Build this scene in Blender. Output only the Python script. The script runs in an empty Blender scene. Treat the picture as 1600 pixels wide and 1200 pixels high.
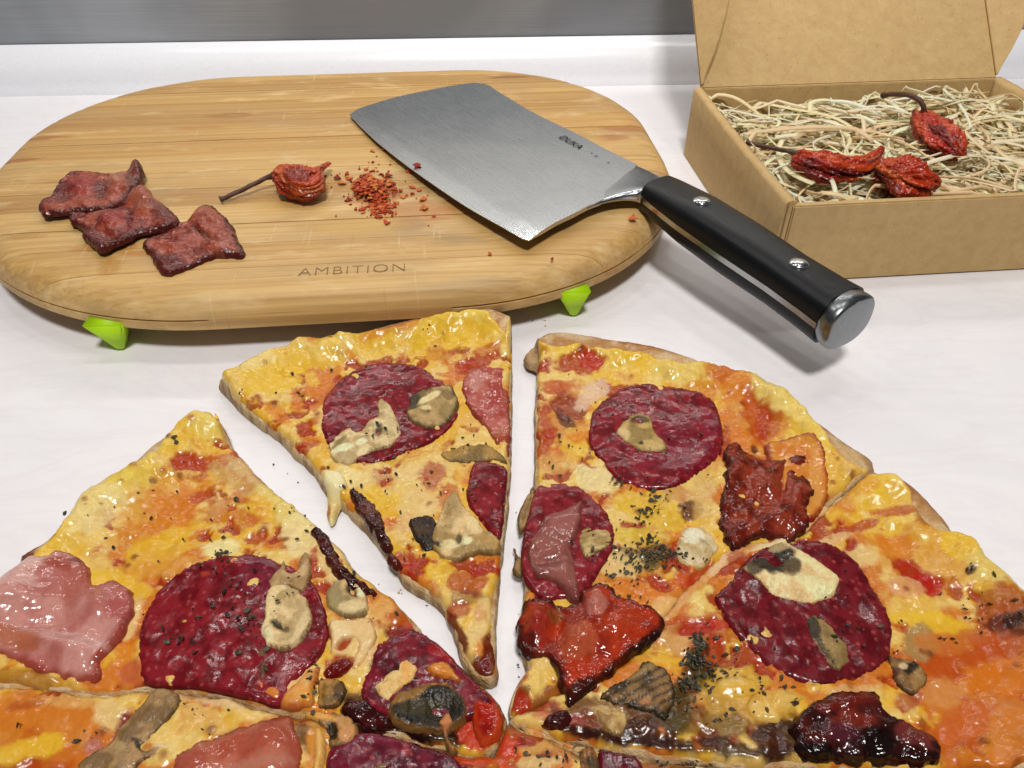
import bpy, bmesh, math, random
import numpy as np
from mathutils import Vector, Matrix
from mathutils.geometry import delaunay_2d_cdt

random.seed(7)
RNG = np.random.default_rng(11)
SC = bpy.context.scene
COL = SC.collection
R = math.radians

# ------------------------------------------------------------------ camera, light
CAM_H, PITCH, FPX = 0.2, R(40), 1200.0
cam = bpy.data.cameras.new('camera'); cam.lens = 27.0; cam.sensor_width = 36.0
cam.clip_start = 0.005; cam.clip_end = 50
cam.dof.use_dof = True; cam.dof.focus_distance = 0.36; cam.dof.aperture_fstop = 64.0
camo = bpy.data.objects.new('camera', cam); COL.objects.link(camo)
camo.location = (0, 0, CAM_H); camo.rotation_euler = (R(90) - PITCH, 0, 0)
SC.camera = camo

world = bpy.data.worlds.new('World'); SC.world = world; world.use_nodes = True
bg = world.node_tree.nodes['Background']
bg.inputs['Color'].default_value = (0.93, 0.96, 1.0, 1); bg.inputs['Strength'].default_value = 0.085
SC.view_settings.view_transform = 'Standard'; SC.view_settings.look = 'None'
SC.view_settings.exposure = 0.08; SC.view_settings.gamma = 1.0


def area_lamp(name, loc, target, size, size_y, power, col):
    l = bpy.data.lights.new(name, 'AREA'); l.shape = 'RECTANGLE'
    l.size = size; l.size_y = size_y; l.energy = power; l.color = col
    o = bpy.data.objects.new(name, l); COL.objects.link(o); o.location = loc
    o.rotation_euler = (Vector(target) - Vector(loc)).to_track_quat('-Z', 'Y').to_euler()
    return o


area_lamp('ceiling_lamp', (0.05, -0.34, 1.25), (0, 0.32, 0), 0.19, 0.19, 14.4, (1.0, 0.965, 0.92))
area_lamp('back_strip_lamp', (-0.02, 0.535, 0.262), (-0.02, 0.42, 0), 0.60, 0.007, 0.44, (1.0, 0.98, 0.95))  # unseen strip lamp added low at the back, for a sheen on the blade
for lx in (-0.30, -0.02, 0.24):
    area_lamp('glint_lamp', (lx, 0.47, 0.78), (lx * 0.6, 0.26, 0), 0.07, 0.07, 0.46, (1.0, 0.98, 0.95))  # unseen lamps added for bright glints on the wet toppings

# ------------------------------------------------------------------ helpers
CP, SP = math.cos(PITCH), math.sin(PITCH)


def P(px, py, z=0.0):
    """point of the plane at height z that the photograph shows at pixel (px, py)"""
    dx = (px - 800) / FPX; dy = (600 - py) / FPX
    t = (CAM_H - z) / (SP - dy * CP)
    return (t * dx, t * (CP + dy * SP))


def PP(pts, z):
    return [P(a, b, z) for a, b in pts]


def to_px(x, y, z):
    d = y * CP - (z - CAM_H) * SP
    return 800 + FPX * x / d, 600 - FPX * (y * SP + (z - CAM_H) * CP) / d


def C(h):
    h = h.lstrip('#')
    v = np.array([int(h[i:i + 2], 16) / 255 for i in (0, 2, 4)])
    return np.where(v <= 0.04045, v / 12.92, ((v + 0.055) / 1.055) ** 2.4)


def _hash(ix, iy, seed):
    n = (ix.astype(np.int64) * 374761393 + iy.astype(np.int64) * 668265263 + seed * 974634777) & 0xFFFFFFFF
    n = ((n ^ (n >> 13)) * 1274126177) & 0xFFFFFFFF
    n = (n ^ (n >> 16)) & 0xFFFFFFFF
    return n / 4294967295.0


def vn(x, y, seed=0):
    x0 = np.floor(x); y0 = np.floor(y); fx = x - x0; fy = y - y0
    fx = fx * fx * fx * (fx * (fx * 6 - 15) + 10); fy = fy * fy * fy * (fy * (fy * 6 - 15) + 10)
    a = _hash(x0, y0, seed); b = _hash(x0 + 1, y0, seed); c = _hash(x0, y0 + 1, seed); d = _hash(x0 + 1, y0 + 1, seed)
    return (a * (1 - fx) + b * fx) * (1 - fy) + (c * (1 - fx) + d * fx) * fy


def fbm(x, y, size, octv=4, seed=0):
    """fractal noise about 0..1 with features of the given size (metres)"""
    s = 0; a = 0.5; f = 1.0 / size; t = 0
    ca, sa = math.cos(0.6), math.sin(0.6)
    for i in range(octv):
        s = s + a * vn(x * f + 17.3 * i, y * f - 9.1 * i, seed + i * 31); t += a
        x, y = x * ca - y * sa, x * sa + y * ca
        a *= 0.5; f *= 2.03
    return s / t


def sstep(a, b, x):
    t = np.clip((x - a) / (b - a), 0, 1); return t * t * (3 - 2 * t)


def obj(name, me, mat=None, parent=None, loc=None):
    o = bpy.data.objects.new(name, me); COL.objects.link(o)
    if mat is not None: me.materials.append(mat)
    if parent is not None: o.parent = parent
    if loc is not None: o.location = loc
    return o


def tag(o, label=None, cat=None, group=None, kind=None):
    if label: o['label'] = label
    if cat: o['category'] = cat
    if group: o['group'] = group
    if kind: o['kind'] = kind
    return o


def thing(name, loc, label, cat, group=None):
    o = bpy.data.objects.new(name, None); COL.objects.link(o); o.location = loc; o.empty_display_size = 0.01
    return tag(o, label, cat, group)


def mesh(name, v, f, smooth=True, cols=None):
    me = bpy.data.meshes.new(name); me.from_pydata([tuple(map(float, p)) for p in v], [], f); me.update()
    if smooth: me.shade_smooth()
    if cols is not None:
        at = me.attributes.new('Col', 'FLOAT_COLOR', 'POINT')
        c = np.ones((len(v), 4), dtype=np.float32); c[:, :3] = cols
        at.data.foreach_set('color', c.ravel())
    return me


def resample(pts, step, closed=True):
    p = np.array(pts, float)
    if closed: p = np.vstack([p, p[:1]])
    seg = np.hypot(*np.diff(p, axis=0).T); L = np.concatenate([[0], np.cumsum(seg)])
    n = max(8 if closed else 2, int(round(L[-1] / step)))
    t = np.linspace(0, L[-1], n + 1)
    if closed: t = t[:-1]
    return np.stack([np.interp(t, L, p[:, 0]), np.interp(t, L, p[:, 1])], 1)


def catmull(pts, step, closed=True):
    p = np.array(pts, float); n = len(p); out = []
    for i in range(n if closed else n - 1):
        if closed: a, b, c, d = p[i - 1], p[i], p[(i + 1) % n], p[(i + 2) % n]
        else: a, b, c, d = p[max(i - 1, 0)], p[i], p[i + 1], p[min(i + 2, n - 1)]
        m1 = (c - a) * 0.42; m2 = (d - b) * 0.42
        L = np.hypot(*(c - b))
        lim = 0.9 * L
        for m in (m1, m2):
            q = np.hypot(*m)
            if q > lim: m *= lim / q
        k = max(2, int(L / step) + 1)
        for t in np.arange(k) / k:
            out.append((2*t**3-3*t**2+1)*b + (t**3-2*t**2+t)*m1 + (-2*t**3+3*t**2)*c + (t**3-t**2)*m2)
    if not closed: out.append(p[-1])
    return resample(out, step, closed)


def inside(q, poly):
    x, y = q[:, 0], q[:, 1]; r = np.zeros(len(q), bool)
    a = poly; b = np.roll(poly, -1, 0)
    for (x1, y1), (x2, y2) in zip(a, b):
        if y1 == y2: continue
        m = ((y1 > y) != (y2 > y)) & (x < (x2 - x1) * (y - y1) / (y2 - y1) + x1)
        r ^= m
    return r


def dist_poly(q, poly, closed=True):
    a = poly if closed else poly[:-1]; b = np.roll(poly, -1, 0) if closed else poly[1:]
    d = np.full(len(q), 9.0)
    for k in range(0, len(a), 64):
        A = a[k:k+64]; B = b[k:k+64]; AB = B - A; l2 = (AB**2).sum(1) + 1e-18
        w = q[:, None, :] - A[None]
        t = np.clip((w * AB[None]).sum(2) / l2, 0, 1)
        e = w - t[..., None] * AB[None]
        d = np.minimum(d, np.sqrt((e**2).sum(2)).min(1))
    return d


def triangulate(poly, res):
    lo = poly.min(0); hi = poly.max(0)
    gx = np.arange(lo[0], hi[0], res); gy = np.arange(lo[1], hi[1], res * 0.866)
    X, Y = np.meshgrid(gx, gy); X = X + (np.arange(len(gy)) % 2)[:, None] * res * 0.5
    q = np.stack([X.ravel(), Y.ravel()], 1)
    q = q + RNG.uniform(-0.12, 0.12, q.shape) * res
    q = q[inside(q, poly)]
    if len(q): q = q[dist_poly(q, poly) > 0.6 * res]
    nb = len(poly)
    allp = np.vstack([poly, q]) * 1000
    vo, _, fo, _, _, _ = delaunay_2d_cdt([Vector(p) for p in allp], [], [list(range(nb))], 1, 1e-5)
    v = np.array([(p[0], p[1]) for p in vo]) / 1000
    return v, [list(f) for f in fo], nb


def jag(poly, amp, size, seed=0):
    t = np.roll(poly, -1, 0) - np.roll(poly, 1, 0); t /= (np.hypot(*t.T)[:, None] + 1e-12)
    n = np.stack([t[:, 1], -t[:, 0]], 1)
    return poly + n * (amp * 2 * (fbm(poly[:, 0], poly[:, 1], size, 3, seed) - 0.5))[:, None]


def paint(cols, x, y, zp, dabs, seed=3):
    """dabs: (px, py, rx, ry, angle, colour, strength): patches of another colour (sauce, oil, char, fat, painted shade at the lower middle)"""
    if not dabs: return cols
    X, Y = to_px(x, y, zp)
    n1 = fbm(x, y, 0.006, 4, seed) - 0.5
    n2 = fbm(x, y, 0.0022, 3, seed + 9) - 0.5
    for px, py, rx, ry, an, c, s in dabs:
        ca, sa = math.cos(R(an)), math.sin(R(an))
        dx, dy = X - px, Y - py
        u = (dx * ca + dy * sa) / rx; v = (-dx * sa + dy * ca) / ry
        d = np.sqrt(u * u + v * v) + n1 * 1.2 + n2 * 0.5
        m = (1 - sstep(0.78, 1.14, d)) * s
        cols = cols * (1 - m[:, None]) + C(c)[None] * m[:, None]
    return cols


def skinned(name, v, faces, nb, z, zb, cols, mat, parent, origin, flare=0.0, side_col=None, poly=None):
    """closed sheet: top surface, side wall along its boundary, flat bottom"""
    n = len(v); ring = v[:nb].copy()
    if flare:
        t = np.roll(ring, -1, 0) - np.roll(ring, 1, 0); t /= (np.hypot(*t.T)[:, None] + 1e-12)
        nn = np.stack([t[:, 1], -t[:, 0]], 1)
        area = np.sum(ring[:, 0] * np.roll(ring[:, 1], -1) - np.roll(ring[:, 0], -1) * ring[:, 1])
        if area < 0: nn = -nn
    else: nn = np.zeros_like(ring)
    V = [np.column_stack([v, z])]; F = list(faces); CC = [cols]
    fa = np.sum(ring[:, 0] * np.roll(ring[:, 1], -1) - np.roll(ring[:, 0], -1) * ring[:, 1])
    levels = 3 if flare else 1
    prev = np.arange(nb)
    for k in range(1, levels + 1):
        s = k / levels
        zz = z[:nb] * (1 - s) + zb[:nb] * s
        off = flare * math.sin(s * math.pi * 0.75)
        rp = ring + nn * off
        V.append(np.column_stack([rp, zz]))
        CC.append(cols[:nb] if side_col is None else cols[:nb] * max(0, 0.5 - s) + side_col[:nb] * (1 - max(0, 0.5 - s)))
        cur = n + (k - 1) * nb + np.arange(nb)
        for i in range(nb):
            j = (i + 1) % nb
            q = [int(prev[i]), int(cur[i]), int(cur[j]), int(prev[j])]
            F.append(q if fa > 0 else q[::-1])
        prev = cur
    if flare: F.append([int(i) for i in (prev[::-1] if fa > 0 else prev)])
    VV = np.vstack(V); VV[:, :3] -= np.array(origin)
    me = mesh(name, VV, F, True, np.vstack(CC))
    return obj(name, me, mat, parent)


# ------------------------------------------------------------------ materials
def nodes_of(name):
    m = bpy.data.materials.new(name); m.use_nodes = True
    nt = m.node_tree; b = nt.nodes['Principled BSDF']
    return m, nt, b


def N(nt, typ, **kw):
    n = nt.nodes.new(typ)
    for k, v in kw.items():
        if k.startswith('i_'): n.inputs[k[2:].replace('_', ' ')].default_value = v
        else: setattr(n, k, v)
    return n


def noise(nt, co, scale, detail=4.0, rough=0.55, dist=0.0):
    n = N(nt, 'ShaderNodeTexNoise'); n.inputs['Scale'].default_value = scale
    n.inputs['Detail'].default_value = detail; n.inputs['Roughness'].default_value = rough; n.inputs['Distortion'].default_value = dist
    nt.links.new(co, n.inputs['Vector']); return n.outputs['Fac']


def ramp(nt, fac, stops):
    r = N(nt, 'ShaderNodeValToRGB'); e = r.color_ramp.elements
    while len(e) < len(stops): e.new(0.5)
    for el, (p, c) in zip(e, stops):
        el.position = p; el.color = (*C(c), 1) if isinstance(c, str) else (c, c, c, 1)
    nt.links.new(fac, r.inputs['Fac']); return r.outputs['Color']


def mixc(nt, fac, a, b, mode='MIX'):
    m = N(nt, 'ShaderNodeMix', data_type='RGBA', blend_type=mode)
    for s, v in ((m.inputs[0], fac), (m.inputs[6], a), (m.inputs[7], b)):
        if isinstance(v, (int, float)): s.default_value = v
        elif isinstance(v, str): s.default_value = (*C(v), 1)
        elif isinstance(v, tuple): s.default_value = v
        else: nt.links.new(v, s)
    return m.outputs[2]


def bump(nt, h, strength, dist, prev=None):
    b = N(nt, 'ShaderNodeBump'); b.inputs['Strength'].default_value = strength; b.inputs['Distance'].default_value = dist
    nt.links.new(h, b.inputs['Height'])
    if prev is not None: nt.links.new(prev, b.inputs['Normal'])
    return b.outputs['Normal']


def maprange(nt, v, a, b, c, d):
    m = N(nt, 'ShaderNodeMapRange'); nt.links.new(v, m.inputs[0])
    for i, q in zip((1, 2, 3, 4), (a, b, c, d)): m.inputs[i].default_value = q
    return m.outputs[0]


def scaled(nt, co, s, rot=0.0):
    m = N(nt, 'ShaderNodeMapping'); m.inputs['Scale'].default_value = s; m.inputs['Rotation'].default_value = (0, 0, rot)
    nt.links.new(co, m.inputs['Vector']); return m.outputs['Vector']


def food(name, rough=(0.2, 0.45), big=(0.0006, 350), fine=(0.0002, 1500), var=0.25, sss=0.0, coat=0.0, spec=0.5, speck=None):
    m, nt, b = nodes_of(name)
    co = N(nt, 'ShaderNodeTexCoord').outputs['Object']
    at = N(nt, 'ShaderNodeAttribute', attribute_name='Col').outputs['Color']
    n1 = noise(nt, co, big[1], 1.2, 0.5, 0.3); n2 = noise(nt, co, fine[1], 1.0, 0.5); n3 = noise(nt, co, 900, 5, 0.65)
    col = mixc(nt, 1.0, at, ramp(nt, n3, [(0.25, 1 - var), (0.75, 1 + 0.0)]), 'MULTIPLY')
    if speck:
        vo = N(nt, 'ShaderNodeTexVoronoi'); vo.inputs['Scale'].default_value = speck[1]; nt.links.new(co, vo.inputs['Vector'])
        sx = N(nt, 'ShaderNodeSeparateColor'); nt.links.new(vo.outputs['Color'], sx.inputs[0])
        f = ramp(nt, vo.outputs['Distance'], [(speck[2], 1.0), (speck[2] + 0.2, 0.0)])
        f = mixc(nt, 1.0, f, ramp(nt, sx.outputs[0], [(0.5, 0.0), (0.95, speck[3])]), 'MULTIPLY')
        col = mixc(nt, f, col, speck[0])
    nt.links.new(col, b.inputs['Base Color'])
    nt.links.new(maprange(nt, noise(nt, co, 260, 3), 0.3, 0.7, rough[0], rough[1]), b.inputs['Roughness'])
    nrm = bump(nt, n1, 1.0, big[0]); nrm = bump(nt, n2, 1.0, fine[0], nrm)
    nt.links.new(nrm, b.inputs['Normal'])
    b.inputs['Specular IOR Level'].default_value = spec
    if coat: b.inputs['Coat Weight'].default_value = coat; b.inputs['Coat Roughness'].default_value = 0.12
    if sss:
        b.inputs['Subsurface Weight'].default_value = sss; b.inputs['Subsurface Radius'].default_value = (1.0, 0.5, 0.25)
        b.inputs['Subsurface Scale'].default_value = 0.0015
    return m


def plain(name, col, rough=0.5, metal=0.0, b1=None, spec=0.5):
    m, nt, b = nodes_of(name)
    b.inputs['Roughness'].default_value = rough; b.inputs['Metallic'].default_value = metal
    b.inputs['Specular IOR Level'].default_value = spec
    co = N(nt, 'ShaderNodeTexCoord').outputs['Object']
    c = C(col)
    n = noise(nt, co, 500, 4)
    nt.links.new(mixc(nt, n, (*(c * 0.92), 1), (*np.minimum(c * 1.06, 1), 1)), b.inputs['Base Color'])
    if b1: nt.links.new(bump(nt, noise(nt, co, b1[1], 4), 1.0, b1[0]), b.inputs['Normal'])
    return m


M = {}
M['cheese'] = food('cheese', (0.14, 0.34), (0.0007, 190), (0.00008, 800), 0.2, spec=0.36)
M['dough'] = food('dough', (0.6, 0.85), (0.0008, 500), (0.0004, 1500), 0.35, spec=0.25)
M['salami'] = food('salami', (0.12, 0.28), (0.00042, 210), (0.00005, 900), 0.25, spec=0.36, speck=('#a84a4a', 520, 0.22, 0.6))
M['ham'] = food('ham', (0.08, 0.2), (0.0009, 200), (0.00014, 700), 0.25, sss=0.04, spec=0.45)
M['bacon'] = food('bacon', (0.08, 0.2), (0.0016, 250), (0.0002, 800), 0.35, spec=0.42)
M['cured'] = food('cured_meat', (0.10, 0.28), (0.0010, 330), (0.0003, 1000), 0.3, spec=0.4)
M['mushroom'] = food('mushroom', (0.25, 0.5), (0.0009, 330), (0.0003, 1200), 0.3, spec=0.3)
M['herb'] = food('herb', (0.4, 0.6), (0.0002, 900), (0.0001, 2500), 0.5)
M['chili'] = food('chili', (0.12, 0.28), (0.0020, 360), (0.0003, 1000), 0.3, spec=0.45)
M['flake'] = food('chili_flake', (0.4, 0.6), (0.0004, 700), (0.0002, 1800), 0.25, spec=0.2)
M['stem'] = plain('stem', '#4a2c1e', 0.55, b1=(0.0004, 700))
M['green'] = plain('lime_rubber', '#b0e008', 0.5)
M['white_plastic'] = plain('white_plastic', '#e6e7ec', 0.22)
M['ink'] = plain('engraved_grey', '#20262a', 0.7, spec=0.1)
M['ink_faint'] = plain('engraved_faint', '#6a7478', 0.5)
M['burn'] = plain('burnt_mark', '#7a5a34', 0.6)


def marble():
    m, nt, b = nodes_of('marble_worktop')
    co = N(nt, 'ShaderNodeTexCoord').outputs['Object']
    d = noise(nt, scaled(nt, co, (1, 1.6, 1), 0.5), 7, 6, 0.6, 1.2)
    base = ramp(nt, d, [(0.25, '#dfdee3'), (0.5, '#e7e5e8'), (0.75, '#eae9ea')])
    d2 = noise(nt, scaled(nt, co, (1, 2.6, 1), 0.45), 9, 7, 0.62, 2.2)
    vein = ramp(nt, d2, [(0.44, 0.0), (0.49, 0.16), (0.54, 0.0)])
    base = mixc(nt, vein, base, '#cfc6cb')
    base = mixc(nt, ramp(nt, noise(nt, co, 5, 3), [(0.5, 0.0), (0.75, 0.5)]), base, '#e6d9da')
    sp = ramp(nt, noise(nt, co, 420, 2), [(0.73, 0.0), (0.8, 0.25)])
    base = mixc(nt, sp, base, '#b9b0ac')
    nt.links.new(base, b.inputs['Base Color'])
    nt.links.new(maprange(nt, noise(nt, co, 30, 4), 0.3, 0.7, 0.32, 0.46), b.inputs['Roughness'])
    nt.links.new(bump(nt, noise(nt, co, 600, 3), 0.4, 0.0001), b.inputs['Normal'])
    return m


def brushed(name, c0, c1, rough, axis_scale, blot=None, metal=1.0, bmp=0.00002):
    m, nt, b = nodes_of(name)
    co = N(nt, 'ShaderNodeTexCoord').outputs['Object']
    g = noise(nt, scaled(nt, co, axis_scale), 1, 5, 0.6)
    col = ramp(nt, g, [(0.3, c0), (0.7, c1)])
    if blot:
        col = mixc(nt, ramp(nt, noise(nt, co, blot[0], 3, 0.5, 0.6), [(0.4, 0.0), (0.65, blot[2])]), col, blot[1])
    nt.links.new(col, b.inputs['Base Color']); b.inputs['Metallic'].default_value = metal
    nt.links.new(maprange(nt, g, 0.3, 0.7, rough - 0.03, rough + 0.03), b.inputs['Roughness'])
    nt.links.new(bump(nt, g, 0.6, bmp), b.inputs['Normal'])
    return m


def bamboo():
    m, nt, b = nodes_of('bamboo')
    tc = N(nt, 'ShaderNodeTexCoord'); co = tc.outputs['Object']
    rnd = N(nt, 'ShaderNodeObjectInfo').outputs['Random']
    off = N(nt, 'ShaderNodeVectorMath', operation='MULTIPLY_ADD')
    nt.links.new(co, off.inputs[0]); off.inputs[1].default_value = (1, 1, 1)
    cx = N(nt, 'ShaderNodeCombineXYZ'); k = N(nt, 'ShaderNodeMath', operation='MULTIPLY'); k.inputs[1].default_value = 3.0
    nt.links.new(rnd, k.inputs[0]); nt.links.new(k.outputs[0], cx.inputs[0]); nt.links.new(cx.outputs[0], off.inputs[2])
    po = off.outputs[0]
    g1 = noise(nt, scaled(nt, po, (5, 520, 420)), 1, 4, 0.6)
    g2 = noise(nt, scaled(nt, po, (16, 1900, 1300)), 1, 3, 0.6)
    g3 = noise(nt, scaled(nt, po, (6, 70, 50)), 1, 4, 0.55)
    col = ramp(nt, g1, [(0.25, '#b39263'), (0.5, '#c8aa7a'), (0.75, '#dac092')])
    tone = ramp(nt, rnd, [(0.0, '#dcc7a2'), (0.3, '#f6e8c6'), (0.55, '#e8d2a6'), (0.8, '#fff4d6'), (1.0, '#e6d6b4')])
    col = mixc(nt, 1.0, col, tone, 'MULTIPLY')
    col = mixc(nt, ramp(nt, g2, [(0.60, 0.0), (0.74, 0.6)]), col, '#8b6a3c')
    col = mixc(nt, ramp(nt, g3, [(0.58, 0.0), (0.74, 0.45)]), col, '#a3733f')
    vo = N(nt, 'ShaderNodeTexVoronoi'); vo.inputs['Scale'].default_value = 1.0
    nt.links.new(scaled(nt, po, (6.5, 46, 1)), vo.inputs['Vector'])
    kn = mixc(nt, 1.0, ramp(nt, vo.outputs['Distance'], [(0.05, 0.7), (0.2, 0.0)]), ramp(nt, noise(nt, scaled(nt, po, (40, 300, 1)), 1, 4), [(0.42, 0.0), (0.65, 1.0)]), 'MULTIPLY')
    col = mixc(nt, kn, col, '#8f5a33')
    w1 = noise(nt, scaled(nt, co, (14, 40, 30)), 1, 5, 0.65)
    col = mixc(nt, ramp(nt, w1, [(0.48, 0.0), (0.66, 0.5)]), col, '#a3865c')
    w2 = noise(nt, scaled(nt, co, (30, 90, 60)), 1, 5, 0.65)
    col = mixc(nt, ramp(nt, w2, [(0.55, 0.0), (0.7, 0.45)]), col, '#e2c896')
    # stains left by grease and chili: positions on the board
    def stain(col, x, y, rx, ry, c, s, th=0.35):
        ve = N(nt, 'ShaderNodeVectorMath', operation='SUBTRACT'); nt.links.new(co, ve.inputs[0]); ve.inputs[1].default_value = (x, y, 0.03)
        sv = scaled(nt, ve.outputs[0], (1 / rx, 1 / ry, 8))
        le = N(nt, 'ShaderNodeVectorMath', operation='LENGTH'); nt.links.new(sv, le.inputs[0])
        nn = noise(nt, scaled(nt, co, (70, 240, 60)), 1, 5, 0.6)
        ad = N(nt, 'ShaderNodeMath', operation='ADD'); nt.links.new(le.outputs['Value'], ad.inputs[0]); nt.links.new(nn, ad.inputs[1])
        return mixc(nt, ramp(nt, ad.outputs[0], [(0.75, s), (1.45, 0.0)]), col, c)
    for px, py, rx, ry, c, s in STAINS:
        wx, wy = P(px, py, 0.03); u, v = board_uv(wx, wy)
        col = stain(col, u, v, rx, ry, c, s)
    # knife scratches
    sc = noise(nt, scaled(nt, co, (420, 26, 10), 0.9), 1, 3); sc2 = noise(nt, scaled(nt, co, (420, 26, 10), -0.7), 1, 3)
    col = mixc(nt, ramp(nt, sc, [(0.68, 0.0), (0.75, 0.3)]), col, '#ecd8aa')
    col = mixc(nt, ramp(nt, sc2, [(0.68, 0.0), (0.75, 0.3)]), col, '#8b6a3e')
    nt.links.new(col, b.inputs['Base Color'])
    nt.links.new(maprange(nt, g3, 0.3, 0.7, 0.42, 0.62), b.inputs['Roughness'])
    nrm = bump(nt, g1, 0.7, 0.00025); nrm = bump(nt, sc2, 0.3, 0.0001, nrm)
    nt.links.new(nrm, b.inputs['Normal'])
    return m


def cardboard():
    m, nt, b = nodes_of('cardboard')
    co = N(nt, 'ShaderNodeTexCoord').outputs['Object']
    g = noise(nt, co, 160, 6, 0.7); g2 = noise(nt, scaled(nt, co, (60, 300, 300)), 1, 4)
    col = ramp(nt, g, [(0.3, '#b29263'), (0.5, '#ba9c6b'), (0.72, '#c2a574')])
    col = mixc(nt, ramp(nt, noise(nt, co, 700, 2), [(0.66, 0.0), (0.72, 0.6)]), col, '#8a6a40')
    col = mixc(nt, ramp(nt, noise(nt, co, 520, 2), [(0.7, 0.0), (0.76, 0.5)]), col, '#d8c096')
    col = mixc(nt, ramp(nt, noise(nt, co, 18, 3), [(0.45, 0.0), (0.7, 0.12)]), col, '#a57f4c')
    nt.links.new(col, b.inputs['Base Color']); b.inputs['Roughness'].default_value = 0.8; b.inputs['Specular IOR Level'].default_value = 0.25
    nrm = bump(nt, g, 0.5, 0.0003); nrm = bump(nt, g2, 0.3, 0.0002, nrm)
    nt.links.new(nrm, b.inputs['Normal'])
    return m


def straw_mat():
    m, nt, b = nodes_of('wood_straw')
    at = N(nt, 'ShaderNodeAttribute', attribute_name='Col').outputs['Color']
    co = N(nt, 'ShaderNodeTexCoord').outputs['Object']
    nt.links.new(mixc(nt, 1.0, at, ramp(nt, noise(nt, co, 700, 3), [(0.3, 0.9), (0.7, 1.0)]), 'MULTIPLY'), b.inputs['Base Color'])
    b.inputs['Roughness'].default_value = 0.6; b.inputs['Specular IOR Level'].default_value = 0.3
    tr = N(nt, 'ShaderNodeBsdfTranslucent'); nt.links.new(at, tr.inputs['Color'])
    mx = N(nt, 'ShaderNodeMixShader'); mx.inputs[0].default_value = 0.35
    nt.links.new(b.outputs[0], mx.inputs[1]); nt.links.new(tr.outputs[0], mx.inputs[2])
    nt.links.new(mx.outputs[0], nt.nodes['Material Output'].inputs['Surface'])
    return m


# ------------------------------------------------------------------ the setting
YAW = R(5.3)
BU = np.array([math.cos(YAW), math.sin(YAW)]); BV = np.array([-BU[1], BU[0]])
BC = BU * -0.0583 + BV * 0.4050                     # board centre in the world


def board_uv(x, y):
    d = np.array([x, y]) - BC; return float(d @ BU), float(d @ BV)


def box_bm(bm, lo, hi, bev=0.0):
    r = bmesh.ops.create_cube(bm, size=1.0)
    s = Vector(hi) - Vector(lo); c = (Vector(hi) + Vector(lo)) / 2
    for v in r['verts']: v.co = Vector((v.co.x * s.x, v.co.y * s.y, v.co.z * s.z)) + c
    if bev:
        es = list({e for v in r['verts'] for e in v.link_edges})
        bmesh.ops.bevel(bm, geom=es, offset=bev, segments=3, affect='EDGES', profile=0.5)


def bm_obj(name, bm, mat, parent=None, loc=None, smooth=False):
    me = bpy.data.meshes.new(name); bmesh.ops.recalc_face_normals(bm, faces=bm.faces); bm.to_mesh(me); bm.free()
    if smooth: me.shade_smooth()
    return obj(name, me, mat, parent, loc)


WY = R(2.9)
wall_o = Vector((-0.374, 0.566, 0))                # back edge of the worktop, wall yawed a little
bm = bmesh.new(); box_bm(bm, (-1.3, -0.9, -0.04), (1.5, 0.72, 0.0))
o = bm_obj('worktop', bm, marble()); tag(o, 'white veined marble-look kitchen worktop', kind='structure')

# steel splashback with a white sealing strip (profile extruded along the wall)
bm = bmesh.new(); box_bm(bm, (-1.2, 0.018, 0.031), (1.9, 0.03, 0.125))
o = bm_obj('splashback', bm, brushed('splashback_steel', '#9b9fa4', '#abafb3', 0.42, (14, 900, 1600), (7, '#74787e', 0.6), metal=0.55, bmp=0.00003))
o.location = wall_o; o.rotation_euler = (0, 0, WY); tag(o, 'brushed grey steel splashback behind the worktop', kind='structure')
prof = [(0.017, 0.0), (-0.001, 0.0), (-0.001, 0.002), (0.0005, 0.0042), (0.0012, 0.009), (0.0022, 0.0135), (0.0036, 0.0175), (0.0054, 0.0208), (0.0078, 0.0240), (0.0104, 0.0268), (0.0132, 0.0290), (0.0155, 0.0304), (0.017, 0.0308)]
v = []; f = []
for x in (-1.2, 1.9): v += [(x, a, b) for a, b in prof]
n = len(prof)
for i in range(n): f.append([i, (i + 1) % n, n + (i + 1) % n, n + i])
o = obj('sealing_strip', mesh('sealing_strip', v, f, True), M['white_plastic']); o.data.set_sharp_from_angle(angle=R(50)); o.location = wall_o; o.rotation_euler = (0, 0, WY)
tag(o, 'glossy white sealing strip along the back of the worktop', kind='structure')

for nm, z0_, z1_, pc, lb in (('wall', 0.1255, 0.27, '#dcdcda', 'unseen pale wall band added above the splashback for the blade to reflect'), ('dark_reflector_wall', 0.2705, 1.3, '#4a4644', 'unseen dark wall band added to keep reflections on the pizza dark')):  # unseen wall bands added to shape reflections in the blade and the wet pizza
    bm = bmesh.new(); box_bm(bm, (-1.2, 0.021, z0_), (1.9, 0.05, z1_))
    o = bm_obj(nm, bm, plain(nm + '_paint', pc, 0.6)); o.location = wall_o; o.rotation_euler = (0, 0, WY); tag(o, lb, kind='structure')

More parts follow.
